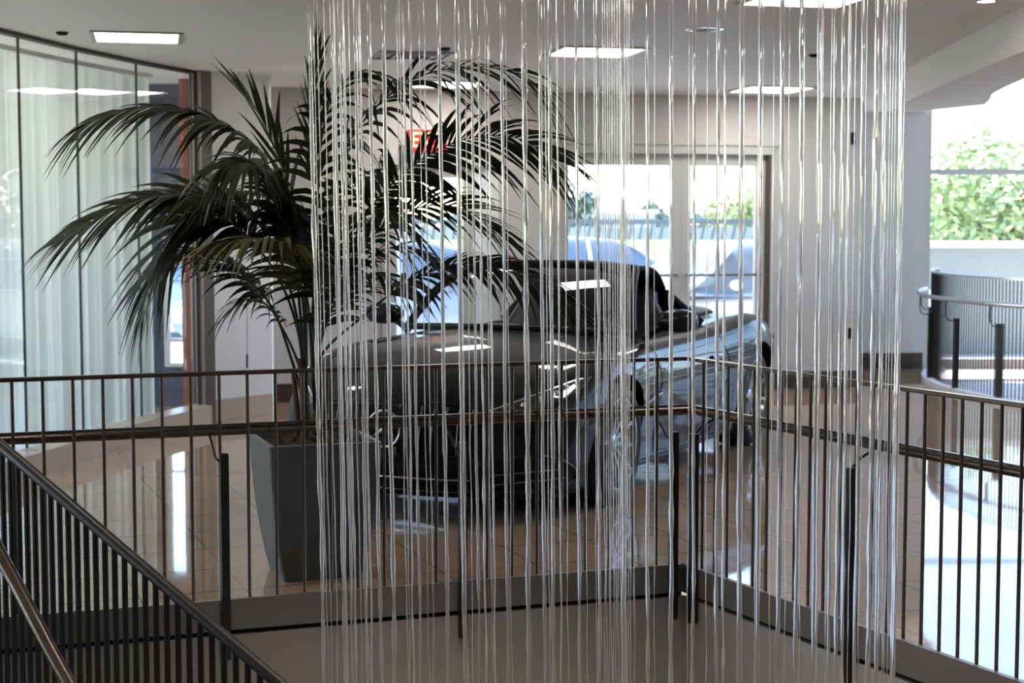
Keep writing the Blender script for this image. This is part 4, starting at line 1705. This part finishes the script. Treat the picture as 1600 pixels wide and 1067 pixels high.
# plain saloons outside, seen through the doors
def saloon(loc, rz, paint, label, group='cars in the lot outside', sc=1.0):
    r = thing('parked_car', label, 'car', loc, rz, group)
    ku = [-2.3, -2.2, -1.9, -1.4, -.6, 0, .7, 1.2, 1.7, 2.1, 2.3]
    zb = [.35, .24, .2, .2, .2, .2, .2, .2, .2, .24, .35]
    ym = [.70, .80, .87, .90, .91, .91, .91, .90, .87, .80, .68]
    zs = [.78, .86, .92, .93, .90, .88, .87, .84, .79, .70, .60]
    zc = [.82, .92, 1.0, 1.02, .98, .96, .96, .94, .87, .76, .64]

    def half(u):
        b, y, s_, c_ = (interp(ku, k, u) for k in (zb, ym, zs, zc))
        h = s_ - b
        return cat2([(0, b), (.85 * y, b), (.96 * y, b + .1), (y, b + h * .55), (.96 * y, b + h * .88), (.82 * y, s_), (.4 * y, lerp(s_, c_, .8)), (0, c_)], 3)
    us_ = [lerp(-2.3, 2.3, i / 40) for i in range(41)]
    mb = MB()
    rings_to_mb(loft(ku, half, us_, lambda u, y, z: (u * sc, y, z)), mb)
    mb.build('body', paint, r, smooth=50)
    gu = [-1.75, -1.1, -.5, .1, .55, 1.15]
    gz = [.98, 1.36, 1.45, 1.45, 1.36, .95]
    gy = [.62, .60, .58, .58, .60, .66]

    def gh(u):
        t, y = interp(gu, gz, u), interp(gu, gy, u)
        t = max(t, .92)
        return cat2([(0, .85), (.84, .85), (lerp(.86, y, .1), .90), (lerp(.86, y, .75), lerp(.9, t, .75)), (y * .92, t - .015), (y * .5, t), (0, t)], 3)
    us_ = [lerp(-1.75, 1.15, i / 24) for i in range(25)]
    mb = MB()
    rings_to_mb(loft(gu, gh, us_, lambda u, y, z: (u * sc, y, z)), mb)
    mb.build('windows', M['car_glass'], r, smooth=40)
    mb = MB()
    vs, fs = [], []
    for i in range(13):
        u = lerp(-1.05, .5, i / 12)
        for j in range(9):
            y = lerp(-.56, .56, j / 8)
            vs.append((u * sc, y, interp(gu, gz, u) + .012 - .05 * (abs(y) / .56) ** 3))
    for i in range(12):
        for j in range(8):
            fs.append((i * 9 + j, i * 9 + 9 + j, i * 9 + 10 + j, i * 9 + j + 1))
    mb.add(vs, fs)
    rf = mb.build('roof', paint, r, smooth=60)
    md = rf.modifiers.new('s', 'SOLIDIFY')
    md.thickness = .03
    mb = MB()
    for sy in (-1, 1):
        for pts in ([(1.12, .80, .93), (.80, .745, 1.15), (.5, .60, 1.37)], [(-.30, .83, .93), (-.32, .72, 1.2), (-.34, .60, 1.42)], [(-1.7, .78, .96), (-1.4, .72, 1.18), (-1.05, .61, 1.36)]):
            mb.tube([(x * sc, y * sy, z) for x, y, z in catmull(pts, 5)], .03, 6)
    mb.build('pillars', paint, r, smooth=60)
    for sx in (-1.38, 1.38):
        for sy in (-1, 1):
            wheel(sx * sc, sy, r, .32, .2, .90, spokes=5)
    for sy in (-1, 1):
        mb = MB()
        mb.ball((.62 * sc, sy * .99, .98), .07, .10, .06, 12, 8)
        mb.build('door_mirror', paint, r, smooth=60)
        mb = MB()
        mb.ball((2.12 * sc, sy * .62, .66), .10, .16, .06, 12, 8)
        mb.build('headlamp', M['chrome'], r, smooth=60)
    return r


GZ = -.12
saloon((2.75, 19.0, GZ), math.radians(200), M['white_paint'], 'pale silver-blue car right outside the right leaf of the double door')
saloon((.55, 23.6, GZ), math.radians(205), M['silver_paint'], 'pale blue car outside the left leaf of the double door', sc=.95)
saloon((-1.9, 20.2, GZ), math.radians(198), M['blue_paint'], 'blue car outside the door behind the palm')
saloon((-4.9, 24.0, GZ), math.radians(190), M['blue_paint'], 'blue car glimpsed through the low window at the end of the glass partition')
saloon((5.2, 26.0, GZ), math.radians(200), M['blue_paint'], 'farther blue car behind the silver-blue car at the double door')

# ------------------------------------------------------------------ outdoors
mb = MB()
mb.box((-40, 15.3, GZ - .1), (60, 70, GZ)).box((10.05, -10, GZ - .1), (40, 15.3, GZ)).box((-40, -10, GZ - .1), (-7.05, 15.3, GZ))
struct(mb.build('ground_outside', M['asphalt']), 'bright paved lot outside', 'ground')
mb = MB()
mb.add([(-14, 31, GZ), (7.5, 31, GZ), (7.5, 36, 1.15), (-14, 36, 1.15), (-14, 37, GZ), (7.5, 37, GZ)], [(0, 1, 2, 3), (3, 2, 5, 4), (0, 3, 4), (1, 5, 2)])
g = mb.build('grass_bank', M['grass'])
tag(g, 'strip of bright grass below the fence outside', 'grass', kind='stuff')
fn = thing('slat_fence', 'grey slatted fence along the far side of the lot outside', 'fence', (0, 38, .6))
m = MB(fn.location)
m.box((-14, 38, 1.50), (9, 38.08, 1.62)).box((-14, 38, .9), (9, 38.08, .98))
m.build('rails', M['fence'], fn)
m = MB(fn.location)
m.box((-14, 38.5, GZ), (9, 38.7, 1.42))
m.build('backing_wall', M['stucco_white'], fn)
m0 = MB()
m0.box((-.03, -.04, GZ - .6), (.03, .04, .95))
sm = m0.mesh('slat', M['fence'])
for k in range(92):
    o = link('slat', sm, fn)
    o.location = (-13.5 + k * .245, -.05, 0)
    o.rotation_euler = (0, .18, 0)
mb = MB()
mb.box((-40, 40, GZ), (60, 40.2, .9))
mb = None
wb = thing('white_building', 'small white building beyond the fence outside the double door', 'building', (3.2, 48, GZ))
m = MB(wb.location)
m.box((1.6, 47, GZ), (4.2, 50, 1.8))
m.build('wall', M['stucco'], wb)
m = MB(wb.location)
m.box((1.5, 46.9, 1.8), (4.3, 50.1, 1.9))
m.build('roof', M['white_paint'], wb)

pw = thing('parapet_wall', 'low white terrace wall with a bright cap outside the tall window', 'wall', (9, 20.5, GZ))
m = MB(pw.location)
m.box((3.6, 20.4, GZ), (24, 20.6, 1.24))
m.build('wall', M['stucco'], pw)
m = MB(pw.location)
m.box((3.6, 20.25, 1.24), (24, 20.7, 1.32))
m.build('cap', M['wall_white'], pw)


def tree_(loc, H, R, label, lm, n=2600, leaf=.13, trunk=.12, flat=.8, ang1=32, seed=1, blobs=9, group='trees outside'):
    rr = random.Random(seed)
    r = thing('tree', label, 'tree', loc, 0, group)
    m = MB()
    top = H - R * flat * .8
    m.tube([(0, 0, -.2), (.05, .03, top * .6), (0, 0, top)], [trunk, trunk * .8, trunk * .5], 8)
    cs = []
    for k in range(blobs):
        a = rr.uniform(0, 2 * PI)
        d_ = R * rr.uniform(.25, .72)
        c = V3((d_ * math.cos(a), d_ * math.sin(a), H - R * flat + rr.uniform(-.6, .55) * R * flat))
        cs.append((c, R * rr.uniform(.28, .5)))
        m.tube(catmull([(0, 0, top * .7), (c.x * .5, c.y * .5, lerp(top * .7, c.z, .6)), tuple(c)], 4), [trunk * .35 * (1 - i / 10) for i in range(9)], 5)
    m.build('trunk', M['tree_bark'], r, smooth=60)
    m = MB()
    for k in range(n):
        c, q = cs[k % len(cs)]
        d_ = V3((rr.gauss(0, 1), rr.gauss(0, 1), rr.gauss(0, 1))).normalized()
        p = c + d_ * q * rr.random() ** .35
        a = V3((rr.gauss(0, 1), rr.gauss(0, 1), rr.gauss(0, .6))).normalized() * leaf * rr.uniform(.6, 1.2)
        b = a.cross(V3((rr.gauss(0, 1), rr.gauss(0, 1), rr.gauss(0, 1)))).normalized() * leaf * .4
        m.add([p - a, p - b, p + a, p + b], [(0, 1, 2, 3)])
    m.build('crown', lm, r)
    return r


tree_((9.4, 31, GZ), 3.6, 2.5, 'broad green tree beyond the terrace wall outside the tall window', M['tree_leaf'], 5200, .13, ang1=34, seed=3, blobs=15)
tree_((13.6, 34, GZ), 3.6, 2.6, 'green tree farther right beyond the terrace wall', M['tree_leaf'], 3000, .13, seed=9, blobs=10)
tree_((5.9, 42, GZ), 3.3, 1.3, 'slim green tree seen in the right leaf of the double door', M['tree_leaf'], 2000, .12, flat=1.3, seed=4)
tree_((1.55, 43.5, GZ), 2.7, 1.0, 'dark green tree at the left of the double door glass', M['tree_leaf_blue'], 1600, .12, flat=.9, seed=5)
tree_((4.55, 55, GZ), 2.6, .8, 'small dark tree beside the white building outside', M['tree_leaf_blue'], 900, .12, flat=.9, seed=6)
tree_((5.95, 50, GZ), 2.2, .6, 'small bare-looking brownish tree left of the slim green tree', M['tree_bark'], 500, .1, flat=1.2, seed=8)
hd_ = MB()
rr = random.Random(3)
for k in range(5000):
    p = V3((rr.uniform(-20, 40), rr.uniform(58, 62), GZ + rr.random() ** 1.5 * 1.9))
    a = V3((rr.gauss(0, 1), rr.gauss(0, 1), rr.gauss(0, .6))).normalized() * .3
    b = a.cross(V3((rr.gauss(0, 1), rr.gauss(0, 1), rr.gauss(0, 1)))).normalized() * .14
    hd_.add([p - a, p - b, p + a, p + b], [(0, 1, 2, 3)])
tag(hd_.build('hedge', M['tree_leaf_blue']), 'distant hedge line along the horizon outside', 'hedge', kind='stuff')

hd_ = MB()  # unseen bushes added to darken what the car side reflects
for k in range(9000):
    x0 = rr.uniform(0, 1)
    p = V3((20 + rr.gauss(0, .7), lerp(6, 52, x0), GZ + rr.random() ** 1.2 * (4.4 + 1.3 * math.sin(x0 * 21) + .8 * math.sin(x0 * 47))))
    a = V3((rr.gauss(0, 1), rr.gauss(0, 1), rr.gauss(0, .6))).normalized() * .28
    b = a.cross(V3((rr.gauss(0, 1), rr.gauss(0, 1), rr.gauss(0, 1)))).normalized() * .16
    hd_.add([p - a, p - b, p + a, p + b], [(0, 1, 2, 3)])
tag(hd_.build('added_shrubs', M['added_shrub']), 'tall unseen bushes added to darken the car side reflections', 'hedge', kind='stuff')

# ------------------------------------------------------------------ light
w = bpy.data.worlds.new('sky')
S.world = w
w.use_nodes = True
nt = w.node_tree
bg = nt.nodes['Background']
sk = nt.nodes.new('ShaderNodeTexSky')
sk.sky_type = 'NISHITA'
sk.sun_disc = False
sk.sun_elevation = math.radians(58)
sk.sun_rotation = math.radians(298)
sk.air_density = 1.0
sk.dust_density = 0.2
sk.ozone_density = 1.6
nt.links.new(sk.outputs[0], bg.inputs[0])
bg.inputs[1].default_value = 0.95
sl = bpy.data.lights.new('sun', 'SUN')
sl.energy = 14.0
sl.angle = math.radians(1.0)
sl.color = (1.0, .95, .88)
so = link('sun', sl)
so.rotation_euler = V3((.42, -.22, -.88)).to_track_quat('-Z', 'Y').to_euler()   # high sun from the left

# ------------------------------------------------------------------ camera
cam = bpy.data.cameras.new('camera')
cam.sensor_width = 36.0
cam.lens = FPX / 1600 * 36.0
cam.clip_end = 500
cam.dof.use_dof = True
cam.dof.focus_distance = 5.7
cam.dof.aperture_fstop = 4.5
co = link('camera', cam)
co.location = (0, 0, EYE)
co.rotation_euler = (PI / 2 - TH, 0, 0)
S.camera = co
S.view_settings.view_transform = 'Standard'
S.view_settings.look = 'None'
S.view_settings.gamma = 1.0
S.view_settings.exposure = 0.25
S.view_settings.use_curve_mapping = False
S.cycles.max_bounces = 10
S.cycles.transparent_max_bounces = 16
S.cycles.sample_clamp_indirect = 8
S.cycles.caustics_refractive = True
